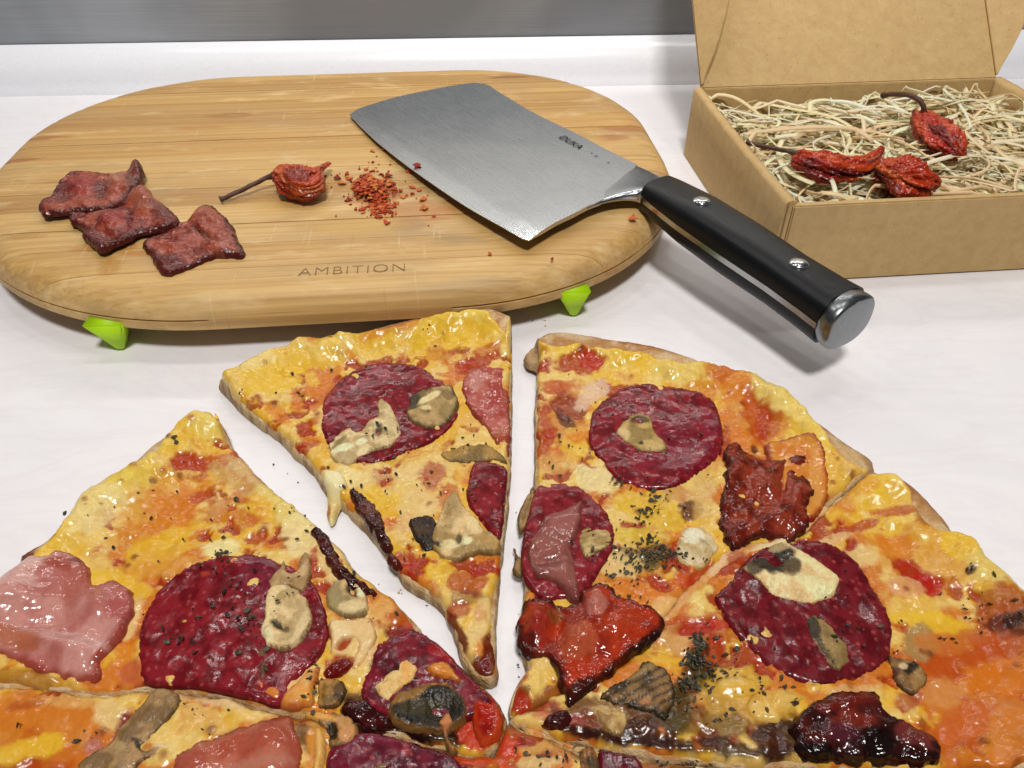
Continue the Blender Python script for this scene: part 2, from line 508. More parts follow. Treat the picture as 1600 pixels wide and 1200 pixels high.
# ------------------------------------------------------------------ cutting board
STAINS = [(165, 385, 0.040, 0.010, '#a86a26', 0.6), (235, 395, 0.03, 0.007, '#a9681f', 0.65), (345, 385, 0.045, 0.009, '#a8713a', 0.4), (110, 320, 0.04, 0.012, '#9a6328', 0.55),
          (170, 415, 0.011, 0.016, '#a8742a', 0.6), (590, 310, 0.028, 0.022, '#b06226', 0.55), (650, 330, 0.04, 0.03, '#a8622c', 0.45), (640, 350, 0.02, 0.018, '#8a6a48', 0.4),
          (720, 375, 0.028, 0.010, '#8c7350', 0.5), (700, 330, 0.03, 0.02, '#b0733a', 0.5), (980, 200, 0.03, 0.012, '#9c5d33', 0.65), (800, 120, 0.035, 0.008, '#7e522c', 0.7),
          (960, 215, 0.02, 0.010, '#97542f', 0.55), (60, 215, 0.04, 0.008, '#8f5426', 0.65), (20, 250, 0.035, 0.006, '#8f4c22', 0.65), (300, 200, 0.05, 0.008, '#a06a34', 0.45),
          (360, 180, 0.03, 0.012, '#93602f', 0.5), (850, 437, 0.006, 0.008, '#b5532c', 0.7), (40, 370, 0.02, 0.008, '#a5752c', 0.5), (430, 320, 0.03, 0.02, '#c39332', 0.35), (560, 350, 0.05, 0.03, '#c2932f', 0.3)]
board = thing('cutting_board', (BC[0], BC[1], 0), 'long rounded bamboo chopping board on lime green feet, with bacon, chili and cleaver on it', 'cutting board')
board.rotation_euler = (0, 0, YAW)
BA, BB, BR = 0.1785, 0.1375, 0.110
BPROF = [(0.0060, 0.0120), (0.0016, 0.0124), (0.0003, 0.0136), (0.0, 0.0175), (0.0012, 0.0178), (0.0012, 0.0183), (0.0, 0.0186), (0.0006, 0.0222), (0.0026, 0.0260), (0.0060, 0.0284), (0.0110, 0.0296), (0.0190, 0.0300)]
MB = bamboo()


BRS = {(-1, -1): 0.137, (1, -1): 0.121, (-1, 1): 0.109, (1, 1): 0.111}     # corner radii, front corners rounder


def half_u(v, ins, side):
    r0 = BRS[(side, -1 if v < 0 else 1)]
    a = abs(v) - (BB - r0)
    if a <= 0: return BA - ins
    return (BA - r0) + math.sqrt(max((r0 - ins) ** 2 - a * a, 0))


PB = sorted([(i, z) for i, z in BPROF if z < 0.0177]); PT = sorted([(i, z) for i, z in BPROF if z > 0.0184])


def ring_at(v, side):
    m = max(BB - abs(v), 0.0); out = []
    for ins, z in BPROF:
        q = min(ins, m)
        if z < 0.0177: z = float(np.interp(q, [p[0] for p in PB], [p[1] for p in PB]))
        elif z > 0.0184: z = float(np.interp(q, [p[0] for p in PT], [p[1] for p in PT]))
        out.append((half_u(v, q, side), z))
    return out


edges_v = [-BB]
while edges_v[-1] < BB - 0.026: edges_v.append(edges_v[-1] + random.choice((0.0195, 0.0205, 0.021, 0.0185)))
edges_v.append(BB)
GAP = [random.choice((0.00008, 0.00013, 0.0002, 0.00028)) for _ in edges_v]
for k in range(len(edges_v) - 1):
    v0, v1 = edges_v[k] + (0.0 if k == 0 else GAP[k]), edges_v[k + 1] - (0.0 if k == len(edges_v) - 2 else GAP[k + 1])
    tq = np.linspace(0, 1, 40)
    rows = v0 + (v1 - v0) * tq ** 2.2 if k == 0 else (v1 - (v1 - v0) * (tq ** 2.2)[::-1] if k == len(edges_v) - 2 else np.linspace(v0, v1, 11))
    dz = random.uniform(-0.00012, 0.00012)
    V = []; F = []
    K = len(BPROF); ring = 2 * K
    for vi, vv in enumerate(rows):
        lip = 0.00022 if vi in (0, len(rows) - 1) else 0.0
        dl = lambda z: z + dz - (lip if z > 0.0275 else 0)
        V += [(-u, vv, dl(z)) for u, z in ring_at(vv, -1)] + [(u, vv, dl(z)) for u, z in reversed(ring_at(vv, 1))]
    for i in range(len(rows) - 1):
        for j in range(ring):
            a = i * ring + j; b2 = i * ring + (j + 1) % ring
            F.append([a, a + ring, b2 + ring, b2])
    F.append(list(range(ring))); F.append([(len(rows) - 1) * ring + j for j in reversed(range(ring))])
    me = mesh('plank', V, F, True)
    bm = bmesh.new(); bm.from_mesh(me); bmesh.ops.remove_doubles(bm, verts=bm.verts, dist=1e-6); bmesh.ops.recalc_face_normals(bm, faces=bm.faces); bm.to_mesh(me); bm.free()
    me.set_sharp_from_angle(angle=R(40))
    obj('plank', me, MB, board)


def text_mesh(name, body, size, mat, parent, loc, rz, sx=1.0, sy=1.0, space=1.0, off=0.0, rot=None):
    cu = bpy.data.curves.new(name, 'FONT'); cu.body = body; cu.size = size; cu.align_x = 'CENTER'; cu.align_y = 'CENTER'
    cu.space_character = space; cu.offset = off; cu.extrude = 0.00003
    t = bpy.data.objects.new(name, cu); COL.objects.link(t)
    bpy.context.view_layer.update()
    me = bpy.data.meshes.new_from_object(t.evaluated_get(bpy.context.evaluated_depsgraph_get()))
    bpy.data.objects.remove(t); bpy.data.curves.remove(cu)
    me.name = name
    me.transform(Matrix.Diagonal((sx, sy, 1, 1)))
    o = obj(name, me, mat, parent, loc); o.rotation_euler = rot if rot is not None else (0, 0, rz)
    return o


u, v = board_uv(*P(551, 422, 0.0298))
text_mesh('lettering', 'AMBITION', 0.0088, M['burn'], board, (u, v, 0.02995), 0, 1.0, 1.0, 1.12, -0.00022)


def foot(px, py, px_top):
    """lime rubber wedge under the board rim"""
    x, y = P(px, py, 0.0); u, v = board_uv(x, y)
    bm = bmesh.new()
    fr = [(-0.0088, 0.0166), (0.0072, 0.0160), (0.0022, 0.0008), (-0.0006, 0.0008)]
    vb = [bm.verts.new((u + a, v - 0.0040 + (0.0040 if z < 0.01 else 0.0), z)) for a, z in fr]
    vt = [bm.verts.new((u + a * 0.8, v + (0.020 if z > 0.01 else 0.012), z - (0.0004 if z > 0.01 else 0.0))) for a, z in fr]
    bm.faces.new(vb); bm.faces.new(vt[::-1])
    for i in range(4): bm.faces.new((vb[i], vt[i], vt[(i + 1) % 4], vb[(i + 1) % 4]))
    bmesh.ops.recalc_face_normals(bm, faces=bm.faces)
    bmesh.ops.bevel(bm, geom=list(bm.edges), offset=0.0005, segments=2, affect='EDGES')
    return bm_obj('foot', bm, M['green'], board, smooth=True)


foot(186, 549, 0); foot(894, 496, 0)
for bx, by in ((-0.12, 0.118), (0.06, 0.118)):
    bm = bmesh.new(); box_bm(bm, (bx - 0.008, by - 0.008, 0.0005), (bx + 0.008, by + 0.004, 0.0135), 0.001)
    bm_obj('foot', bm, M['green'], board, smooth=True)


def board_top(x, y):
    return np.full(np.shape(x), 0.0300)


# ------------------------------------------------------------------ patches (slices of meat, mushrooms, cheese)
def patch(name, pts, zp, H, mat, parent, origin, lift=0.0012, th=0.0015, res=0.0008, base='#a03030', second=None, sec_size=0.006, sec_amt=0.5,
          edge=None, edge_w=0.002, dabs=(), bumps=(), amp=0.0004, size=0.004, jg=0.0003, curl=0.0, curl_n=3, fold=0.0, fold_size=0.012, lines=None, seed=None, world_pts=None, sharp=0.0016, sink=0.0):
    seed = seed if seed is not None else random.randint(0, 9999)
    poly = catmull(world_pts if world_pts is not None else PP(pts, zp), res)
    area = np.sum(poly[:, 0] * np.roll(poly[:, 1], -1) - np.roll(poly[:, 0], -1) * poly[:, 1])
    if area < 0: poly = poly[::-1].copy()
    if jg: poly = jag(poly, jg * 2.2, 0.003, seed)
    v, f, nb = triangulate(poly, res)
    x, y = v[:, 0], v[:, 1]
    d = dist_poly(v, poly); d[:nb] = 0
    prof = np.sqrt(np.clip(1 - (1 - np.clip(d / sharp, 0, 1)) ** 2, 0, 1))
    cx, cy = poly.mean(0)
    rmax = max(d.max(), 1e-6)
    z = H(x, y) + lift * (0.25 + 0.75 * prof) + th * prof
    z = z + amp * 2 * (fbm(x, y, size, 4, seed) - 0.5) * prof
    if sink: z = z - sink * (1 - sstep(0.0, 0.0045, d)) * sstep(0.46, 0.58, fbm(x, y, 0.012, 2, seed + 77))
    if fold: z = z + fold * (np.abs(fbm(x, y, fold_size, 2, seed + 5) - 0.5) * 3.0) * np.clip(d / 0.002, 0.3, 1)
    if curl:
        ang = np.arctan2(y - cy, x - cx)
        z = z + curl * (1 - d / rmax) ** 3 * (0.5 + 0.5 * np.sin(ang * curl_n + seed))
    if bumps:
        X, Y = to_px(x, y, zp)
        for px, py, rx, ry, an, dz in bumps:
            ca, sa = math.cos(R(an)), math.sin(R(an)); dx, dy = X - px, Y - py
            q = ((dx * ca + dy * sa) / rx) ** 2 + ((-dx * sa + dy * ca) / ry) ** 2
            z = z + dz * np.exp(-q * 1.2)
    c = np.tile(C(base), (len(v), 1))
    if second:
        m = sstep(0.5 - 0.14, 0.5 + 0.14, fbm(x, y, sec_size, 4, seed + 2) + (sec_amt - 0.5))
        c = c * (1 - m[:, None]) + C(second) * m[:, None]
    if lines:
        px1, py1, px2, py2, lc, freq, st = lines
        X, Y = to_px(x, y, zp); dx, dy = px2 - px1, py2 - py1; L = math.hypot(dx, dy)
        s = ((X - px1) * -dy + (Y - py1) * dx) / L
        w = np.sin(s / freq * 6.28 + 5 * fbm(x, y, 0.006, 3, seed + 8))
        m = sstep(0.2, 0.9, w) * st
        c = c * (1 - m[:, None]) + C(lc) * m[:, None]
        z = z - 0.0004 * m
    if edge:
        m = (1 - sstep(0.15, 1.0, d / edge_w + 0.8 * (fbm(x, y, 0.004, 3, seed + 4) - 0.5)))
        c = c * (1 - m[:, None]) + C(edge) * m[:, None]
    c = paint(c, x, y, zp, dabs, seed + 1)
    if mat is M['mushroom']: c = np.clip(c * np.array([1.34, 1.26, 1.12]), 0, 0.8)
    zb = np.minimum(H(x, y) - 0.0002, z - 0.0005) if not curl else np.minimum(z - 0.0012, H(x, y) + 0.004)
    return skinned(name, v, f, nb, z, zb, c, mat, parent, origin)


# ------------------------------------------------------------------ pizza slices
ZP = 0.0095


def make_slice(name, label, rim, cut, cheese_rim, orange, red, dabs, rim_dabs=(), res=0.0007, seed=0, cut_end_cheese=None, rise=None):
    """rim: crust edge; cut: the two cut edges through the tip; cheese_rim: where the cheese ends on the crust"""
    rimw = catmull(rim, 0.0012, False); cutw = np.array(cut, float)
    cutw = catmull(cut, 0.0012, False)
    poly = np.vstack([rimw, cutw[1:-1]])
    poly = resample(poly, 0.0013)
    area = np.sum(poly[:, 0] * np.roll(poly[:, 1], -1) - np.roll(poly[:, 0], -1) * poly[:, 1])
    if area < 0: poly = poly[::-1].copy()
    org = (float(poly[:, 0].mean()), float(poly[:, 1].mean()), 0.0)
    root = thing(name, org, label, 'pizza slice', 'pizza slices on the worktop')

    def zdough(x, y):
        q = np.stack([x, y], 1); r = dist_poly(q, rimw, False)
        z = 0.0058 + 0.0052 * np.exp(-((r - 0.008) / 0.0085) ** 2) * (0.8 + 0.5 * fbm(x, y, 0.02, 2, seed + 40))
        e = np.sqrt(np.clip(1 - (1 - np.clip(r / 0.0075, 0, 1)) ** 2, 0, 1))
        return z * (0.42 + 0.58 * e) + (rise(x, y) if rise else 0.0)

    def H(x, y):
        return zdough(x, y) + 0.0009 + 0.0014 * (fbm(x, y, 0.014, 2, seed + 60) - 0.35)

    # dough
    dp = jag(poly, 0.0006, 0.005, seed + 1)
    v, f, nb = triangulate(dp, 0.0015); x, y = v[:, 0], v[:, 1]
    r = dist_poly(v, rimw, False)
    n = fbm(x, y, 0.012, 4, seed + 2); n2 = fbm(x, y, 0.003, 3, seed + 3)
    z = zdough(x, y) + 0.0008 * (n2 - 0.5)
    c = np.tile(C('#d0ac78'), (len(v), 1))
    m = sstep(0.4, 0.62, n)[:, None]; c = c * (1 - m) + C('#b88450') * m
    m = sstep(0.5, 0.66, n2)[:, None] * 0.5; c = c * (1 - m) + C('#e4d0ac') * m
    c = paint(c, x, y, ZP, rim_dabs, seed + 5)
    side = np.tile(C('#cbb28a'), (len(v), 1)); mm = sstep(0.4, 0.6, fbm(x, y, 0.0025, 3, seed + 6))[:, None]
    side = side * (1 - mm) + C('#9a7a52') * mm
    rs = (r < 0.002)[:, None]; side = np.where(rs, C('#a8743f') * np.ones_like(side), side)
    skinned('dough', v, f, nb, z, np.full(len(v), 0.0004) + (rise(x, y) * 0.7 if rise else 0.0), c, M['dough'], root, org, flare=0.0008, side_col=side)

    # cheese layer
    crw = catmull(cheese_rim, 0.001, False)
    cp = np.vstack([crw, cutw[(2 if cut_end_cheese is None else cut_end_cheese[0]):(-2 if cut_end_cheese is None else cut_end_cheese[1])]])
    cp = resample(cp, res)
    area = np.sum(cp[:, 0] * np.roll(cp[:, 1], -1) - np.roll(cp[:, 0], -1) * cp[:, 1])
    if area < 0: cp = cp[::-1].copy()
    cp = jag(cp, 0.0013, 0.006, seed + 11)
    v, f, nb = triangulate(cp, res); x, y = v[:, 0], v[:, 1]
    d = dist_poly(v, cp); d[:nb] = 0
    dr = dist_poly(v, crw, False)
    e = np.sqrt(np.clip(1 - (1 - np.clip(d / 0.0022, 0, 1)) ** 2, 0, 1))
    lump = fbm(x, y, 0.007, 3, seed + 20); lump2 = fbm(x, y, 0.0032, 3, seed + 21)
    rimy = np.exp(-(dr / 0.012) ** 2)
    def mix(c, m, h): return c * (1 - m[:, None]) + C(h) * m[:, None]
    wx = x + 0.006 * (fbm(x, y, 0.011, 3, seed + 70) - 0.5); wy = y + 0.006 * (fbm(x, y, 0.011, 3, seed + 71) - 0.5)
    n1 = fbm(wx, wy, 0.014, 4, seed + 22); n2 = fbm(wx, wy, 0.009, 5, seed + 23); n3 = fbm(wx, wy, 0.0075, 5, seed + 24); n4 = fbm(x, y, 0.0026, 4, seed + 25)
    c = np.tile(C('#ddaa36'), (len(v), 1))
    c = mix(c, sstep(0.46, 0.60, n1) * 0.75, '#e0be70')                      # paler melted curds
    c = mix(c, sstep(0.54, 0.66, n4) * 0.4, '#ecd68c')
    c = mix(c, sstep(0.58 - orange * 0.2, 0.74 - orange * 0.2, n2 - 0.16 * rimy) * 0.85, '#c8661a')     # orange oil
    c = mix(c, sstep(0.60, 0.70, n4) * 0.4 * sstep(0.4, 0.6, n2), '#a8500f')
    c = mix(c, sstep(0.64 - red * 0.2, 0.69 - red * 0.2, n3 - 0.2 * rimy) * 0.9, '#9c260c')      # sauce showing between
    c = mix(c, rimy * 0.8 * sstep(0.25, 0.55, 1 - n3), '#e2ba3c')
    c = mix(c, rimy * 0.5 * sstep(0.50, 0.62, lump2), '#ecd27a')
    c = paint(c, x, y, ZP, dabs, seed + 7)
    # toasted blisters: small domes, some with a browned top
    rb = np.random.default_rng(seed); bl = np.zeros(len(v))
    for _ in range(110):
        i = rb.integers(0, len(v)); rr = rb.uniform(0.0009, 0.0026)
        q = np.hypot(x - x[i], y - y[i]) / rr
        bl = np.maximum(bl, np.where(q < 1, np.sqrt(np.clip(1 - q * q, 0, 1)), 0) * rr * 0.28)
        if rb.random() < 0.3:
            c = mix(c, (1 - sstep(0.3, 0.8, q + 0.5 * (n4 - 0.5))) * 0.75, rb.choice(['#8a3c12', '#a8561c', '#6a2a10']))
    # sauce lies lower than the cheese around it
    rd = np.clip((c[:, 0] - c[:, 1] * 1.0) / (c[:, 0] + c[:, 1] + 1e-6), 0, 1); rd = sstep(0.45, 0.85, rd)
    z = H(x, y) - 0.0012 + 0.0016 * e + (0.0014 + 0.0022 * rimy) * (lump - 0.4) * e + 0.0006 * (lump2 - 0.5) * e + 0.0008 * rimy * e + (bl - 0.0009 * rd + 0.0006 * sstep(0.5, 0.56, n1)) * e
    rr_ = dist_poly(v, rimw, False); wr_ = 0.0012 + 0.0085 * np.clip(fbm(x, y, 0.03, 2, seed + 90) - 0.28, 0, 1)
    z = z - 0.0035 * (1 - sstep(wr_, wr_ + 0.0016, rr_))          # bare bread along the rim
    zb = zdough(x, y) - 0.0045
    skinned('cheese', v, f, nb, z, zb, c, M['cheese'], root, org)
    H.poly = cp
    return root, org, H


def flakes(parent, org, H, spots, seed=0, long=0.0022, cols=('#16180e', '#232612', '#3f3d1c', '#2a1a10', '#4a3a1c'), lift=0.0022, name='herb_flakes'):
    r = random.Random(seed); V = []; F = []; CC = []
    for px, py, sx, sy, n, *lf in spots:
        for _ in range(n):
            x, y = P(r.gauss(px, sx), r.gauss(py, sy), ZP)
            if not inside(np.array([[x, y]]), H.poly)[0]: continue
            a = r.uniform(0, 6.28); L = long * r.choice((0.25, 0.3, 0.4, 0.5, 0.6, 0.9)) * r.uniform(0.8, 1.2); w = L * r.uniform(0.25, 0.7)
            z0 = float(H(np.array([x]), np.array([y]))[0]) + (lf[0] if lf else lift)
            ca, sa = math.cos(a), math.sin(a); c = C(r.choice(cols)); k = len(V)
            tilt = r.uniform(-0.25, 0.25)
            for s, q, dz in ((-1, 0, 0), (-0.3, -1, .25), (0.4, -0.8, .3), (1, 0.1, 0), (0.3, 1, -.1), (-0.4, 0.7, 0)):
                V.append((x + ca * s * L / 2 - sa * q * w / 2 - org[0], y + sa * s * L / 2 + ca * q * w / 2 - org[1], z0 + dz * w + s * tilt * L / 2 - org[2])); CC.append(c)
            for i in range(6): V.append((V[k + i][0], V[k + i][1], V[k + i][2] - 0.0004)); CC.append(c)
            F.append([k + i for i in range(6)]); F.append([k + 11 - i for i in range(6)])
            for i in range(6): j = (i + 1) % 6; F.append([k + i, k + i + 6, k + j + 6, k + j])
    o = obj(name, mesh(name, V, F, False, np.array(CC)), M['herb'], parent); o['kind'] = 'stuff'
    return o


YEL, CRM, PAL, ORG, DOR, RED, DRD, BRN, TAN, BLK, OLV = '#e2b62e', '#e0c07c', '#e8d492', '#d0741c', '#b54a12', '#a31c0c', '#620d0c', '#4c1c0e', '#c08f58', '#120e0a', '#5f5526'
MUSH = dict(base='#c4ad82', second='#967c54', sec_size=0.004, edge='#5e4a2c', edge_w=0.0009, amp=0.0005, size=0.0035, jg=0.0003, sharp=0.0006, res=0.0006, fold=0.0005, fold_size=0.006, sink=0.0008)
SAL = dict(base='#660d15', second='#861d26', sec_size=0.003, edge='#5c0c12', edge_w=0.0006, amp=0.0004, size=0.007, jg=0.00012, th=0.0005, lift=0.0014, sharp=0.0006, sink=0.0006)

# --- slice between the two gaps, pulled out towards the board
root, org, H = make_slice('pizza_slice', 'narrow pizza slice pulled away on its own, crust against the front of the board',
    [P(a_, b_, z_) for a_, b_, z_ in ((338, 584, ZP), (372, 566, ZP), (420, 542, ZP), (470, 529, ZP), (510, 526, ZP), (560, 512, .0098), (620, 495, .0125), (680, 483, .0155), (730, 475, .0178), (768, 471, .0190), (796, 484, .0180))],
    [P(a_, b_, z_) for a_, b_, z_ in ((796, 484, .0180), (797, 535, .0145), (797, 590, .0112))] + PP([(797, 640), (796, 690), (794, 735), (791, 780), (784, 822), (779, 870), (772, 930), (770, 985), (773, 1042), (762, 1047), (742, 1036), (722, 1010), (708, 970), (690, 930), (664, 910), (632, 890), (612, 862), (598, 840), (575, 812), (548, 785), (525, 765), (505, 745), (483, 712), (458, 690), (430, 662), (398, 640), (366, 614), (338, 584)], ZP),
    [P(a_, b_, z_) for a_, b_, z_ in ((345, 586, ZP), (370, 570, ZP), (405, 556, ZP), (440, 540, ZP), (480, 533, ZP), (515, 535, ZP), (560, 530, ZP), (610, 520, .0115), (670, 506, .0140), (715, 496, .0165), (745, 490, .0175), (768, 501, .0170), (790, 526, .0155))],
    0.2, 0.0,
    [(430, 590, 60, 22, -20, YEL, .8), (400, 575, 40, 12, -20, PAL, .5), (620, 520, 70, 14, -12, ORG, .6), (700, 540, 60, 20, -10, YEL, .7), (740, 510, 30, 20, 0, '#e6c95a', .8), (430, 640, 22, 12, 35, ORG, .7), (480, 690, 26, 9, -20, RED, .75), (485, 655, 18, 5, -20, DOR, .7),
     (515, 610, 20, 8, -70, DOR, .6), (740, 575, 34, 10, -15, RED, .85), (760, 560, 25, 8, -15, DOR, .7), (690, 560, 24, 9, 10, DOR, .5), (540, 740, 30, 18, 20, PAL, .8), (520, 660, 22, 24, 0, CRM, .8), (600, 780, 40, 20, 30, YEL, .75), (640, 735, 60, 14, -8, CRM, .6), (675, 740, 22, 20, 60, RED, .7), (700, 770, 16, 22, 40, DOR, .7),
     (650, 800, 30, 40, 20, CRM, .7), (625, 880, 20, 24, 40, RED, .85), (690, 890, 30, 18, 20, YEL, .7), (735, 905, 32, 26, -20, RED, .75), (730, 930, 34, 16, -10, DRD, .55), (720, 945, 22, 14, 0, RED, .7), (748, 965, 16, 40, 10, CRM, .85), (747, 950, 10, 14, 0, '#c77a4a', .5), (715, 985, 9, 40, -25, DRD, .9), (765, 1015, 12, 40, 10, DRD, .95), (745, 1030, 18, 12, 30, DRD, .95), (660, 700, 40, 12, -20, '#d8a94c', .6), (740, 655, 22, 20, 20, '#dba850', .7)],
    rim_dabs=[(650, 505, 90, 14, -12, '#b8753a', .7), (775, 480, 30, 16, 0, '#b98a52', .6), (790, 500, 10, 20, 0, '#a8753c', .7)], seed=100,
    rise=lambda x, y: 0.0092 * np.clip(1 - np.hypot(x + 0.003, y - 0.266) / 0.066, 0, 1) ** 1.2)
SA = (root, org, H)
patch('salami', [(500, 650), (506, 618), (527, 590), (559, 571), (597, 566), (636, 570), (667, 581), (694, 597), (711, 615), (716, 646), (697, 671), (660, 692), (615, 711), (580, 720), (545, 714), (517, 697), (502, 672)], ZP, H, M['salami'], root, org, **SAL)
patch('ham', [(720, 604), (734, 585), (765, 577), (790, 579), (796, 600), (797, 646), (796, 702), (779, 693), (757, 667), (731, 635)], ZP, H, M['ham'], root, org, base='#a5473c', second='#b9675a', edge='#8a3526', sink=0.0018, sharp=0.0009, lift=0.0012, th=0.0008, amp=0.0008, size=0.008, dabs=[(748, 598, 22, 10, -20, '#c58a7c', .7), (775, 680, 16, 20, 60, '#a4552c', .6)])
patch('salami', [(741, 718), (765, 716), (792, 726), (791, 765), (785, 821), (778, 838), (760, 822), (744, 803), (728, 775), (731, 740)], ZP, H, M['salami'], root, org, **SAL)
patch('mushroom', [(687, 706), (713, 693), (748, 688), (772, 694), (792, 717), (764, 713), (730, 717), (700, 716)], ZP, H, M['mushroom'], root, org, **{**MUSH, 'base': '#9a7a42', 'second': '#6f5a30'}, lift=0.0015, th=0.0004)
patch('mushroom', [(512, 693), (527, 676), (545, 664), (560, 668), (572, 655), (588, 650), (587, 630), (597, 621), (612, 634), (624, 655), (627, 676), (610, 698), (584, 705), (562, 714), (545, 724), (520, 716)], ZP, H, M['mushroom'], root, org, **{**MUSH, 'base': '#d2bd92', 'second': '#a38f66'}, lift=0.0016, th=0.0009,
      dabs=[(592, 672, 8, 14, 10, '#221d12', .85), (565, 690, 6, 12, 60, '#e6dab4', .8), (540, 700, 24, 5, -15, '#e8ddb8', .8), (530, 690, 14, 4, -40, '#6a5a34', .7), (612, 660, 14, 20, 0, '#c2b088', .7)], bumps=[(592, 672, 7, 12, 10, -.0012), (540, 696, 22, 5, -15, .001), (610, 660, 14, 18, 0, .0008)])
patch('mushroom', [(633, 646), (639, 626), (653, 614), (685, 607), (709, 609), (717, 632), (703, 656), (678, 668), (650, 664)], ZP, H, M['mushroom'], root, org, **{**MUSH, 'base': '#a88c5e', 'second': '#6c5c38', 'edge': '#4e4226', 'edge_w': 0.002}, lift=0.0016, th=0.0012,
      dabs=[(645, 628, 12, 12, 0, '#2a261a', .85), (672, 625, 20, 5, -20, '#d8c898', .85), (668, 640, 12, 4, 10, '#e0d0a0', .7), (690, 640, 20, 16, 0, '#8d784a', .7), (700, 622, 12, 8, 20, '#5c4a28', .7)], bumps=[(647, 630, 10, 8, 0, -.0015), (690, 640, 20, 14, 0, .001)])
patch('mushroom', [(637, 812), (655, 803), (676, 803), (682, 820), (678, 850), (664, 856), (652, 842)], ZP, H, M['mushroom'], root, org, **{**MUSH, 'base': '#3c2a1a', 'second': '#241810', 'edge': '#1c120c'}, lift=0.0011, th=0.0006)
patch('mushroom', [(690, 788), (700, 776), (711, 765), (724, 788), (742, 806), (757, 827), (782, 839), (784, 852), (774, 865), (750, 860), (738, 864), (715, 871), (690, 865), (673, 846), (677, 820)], ZP, H, M['mushroom'], root, org, **{**MUSH, 'base': '#c8ae80', 'second': '#927a4c'}, lift=0.0018, th=0.0011,
      dabs=[(685, 848, 14, 4, 15, '#18140e', .9), (716, 842, 7, 14, -15, '#3c3626', .9), (705, 850, 18, 8, 0, '#d9caa0', .8), (728, 846, 9, 7, 0, '#e2d6b0', .8), (708, 800, 14, 22, 20, '#9c835a', .7), (765, 846, 24, 9, 20, '#a08048', .7), (740, 825, 14, 10, 40, '#d2c090', .6)], bumps=[(716, 842, 6, 12, -15, -.0018), (690, 848, 12, 4, 15, -.0012), (708, 802, 12, 22, 20, .0008)])
patch('bacon', [(545, 762), (552, 755), (566, 765), (580, 776), (597, 800), (604, 828), (615, 852), (600, 857), (583, 830), (566, 806), (552, 786)], ZP, H, M['bacon'], root, org, base='#4a1a12', second='#35110c', sink=0.001, sharp=0.0009, lift=0.001, th=0.0015, amp=0.001, dabs=[(575, 790, 12, 14, 40, '#6e3a2e', .6)])
x0, y0 = P(512, 806, 0.0)
patch('cheese_drip', [(503, 742), (535, 744), (545, 765), (534, 780), (524, 790), (520, 806), (513, 809), (508, 790), (512, 770)], 0.006, lambda x, y: 0.0015 + 0.0055 * sstep(P(515, 800, .003)[1], P(520, 758, .008)[1], y), M['cheese'], root, org, base='#dcc27a', second='#e6d8a2', lift=0.0015, th=0.001, dabs=[(509, 800, 4, 20, 10, '#a85a2a', .8)])
patch('bacon', [(600, 868), (612, 858), (622, 866), (628, 880), (614, 884)], ZP, H, M['bacon'], root, org, base='#5a1c12', second='#3c130c', sink=0.001, sharp=0.0009, lift=0.0012, th=0.0011)
flakes(root, org, H, [(600, 760, 60, 30, 26), (560, 650, 50, 40, 12), (640, 860, 30, 50, 14), (600, 690, 14, 12, 14, .005), (700, 820, 30, 30, 10), (520, 620, 60, 30, 10), (700, 520, 40, 20, 6), (672, 535, 2, 2, 3), (735, 690, 25, 10, 10), (750, 780, 12, 40, 10)], 1)
# one straw-coloured fennel sliver on the salami
flakes(root, org, H, [(533, 634, 1, 1, 1)], 4, long=0.0055, cols=('#b07a3c',), name='herb_sprig')

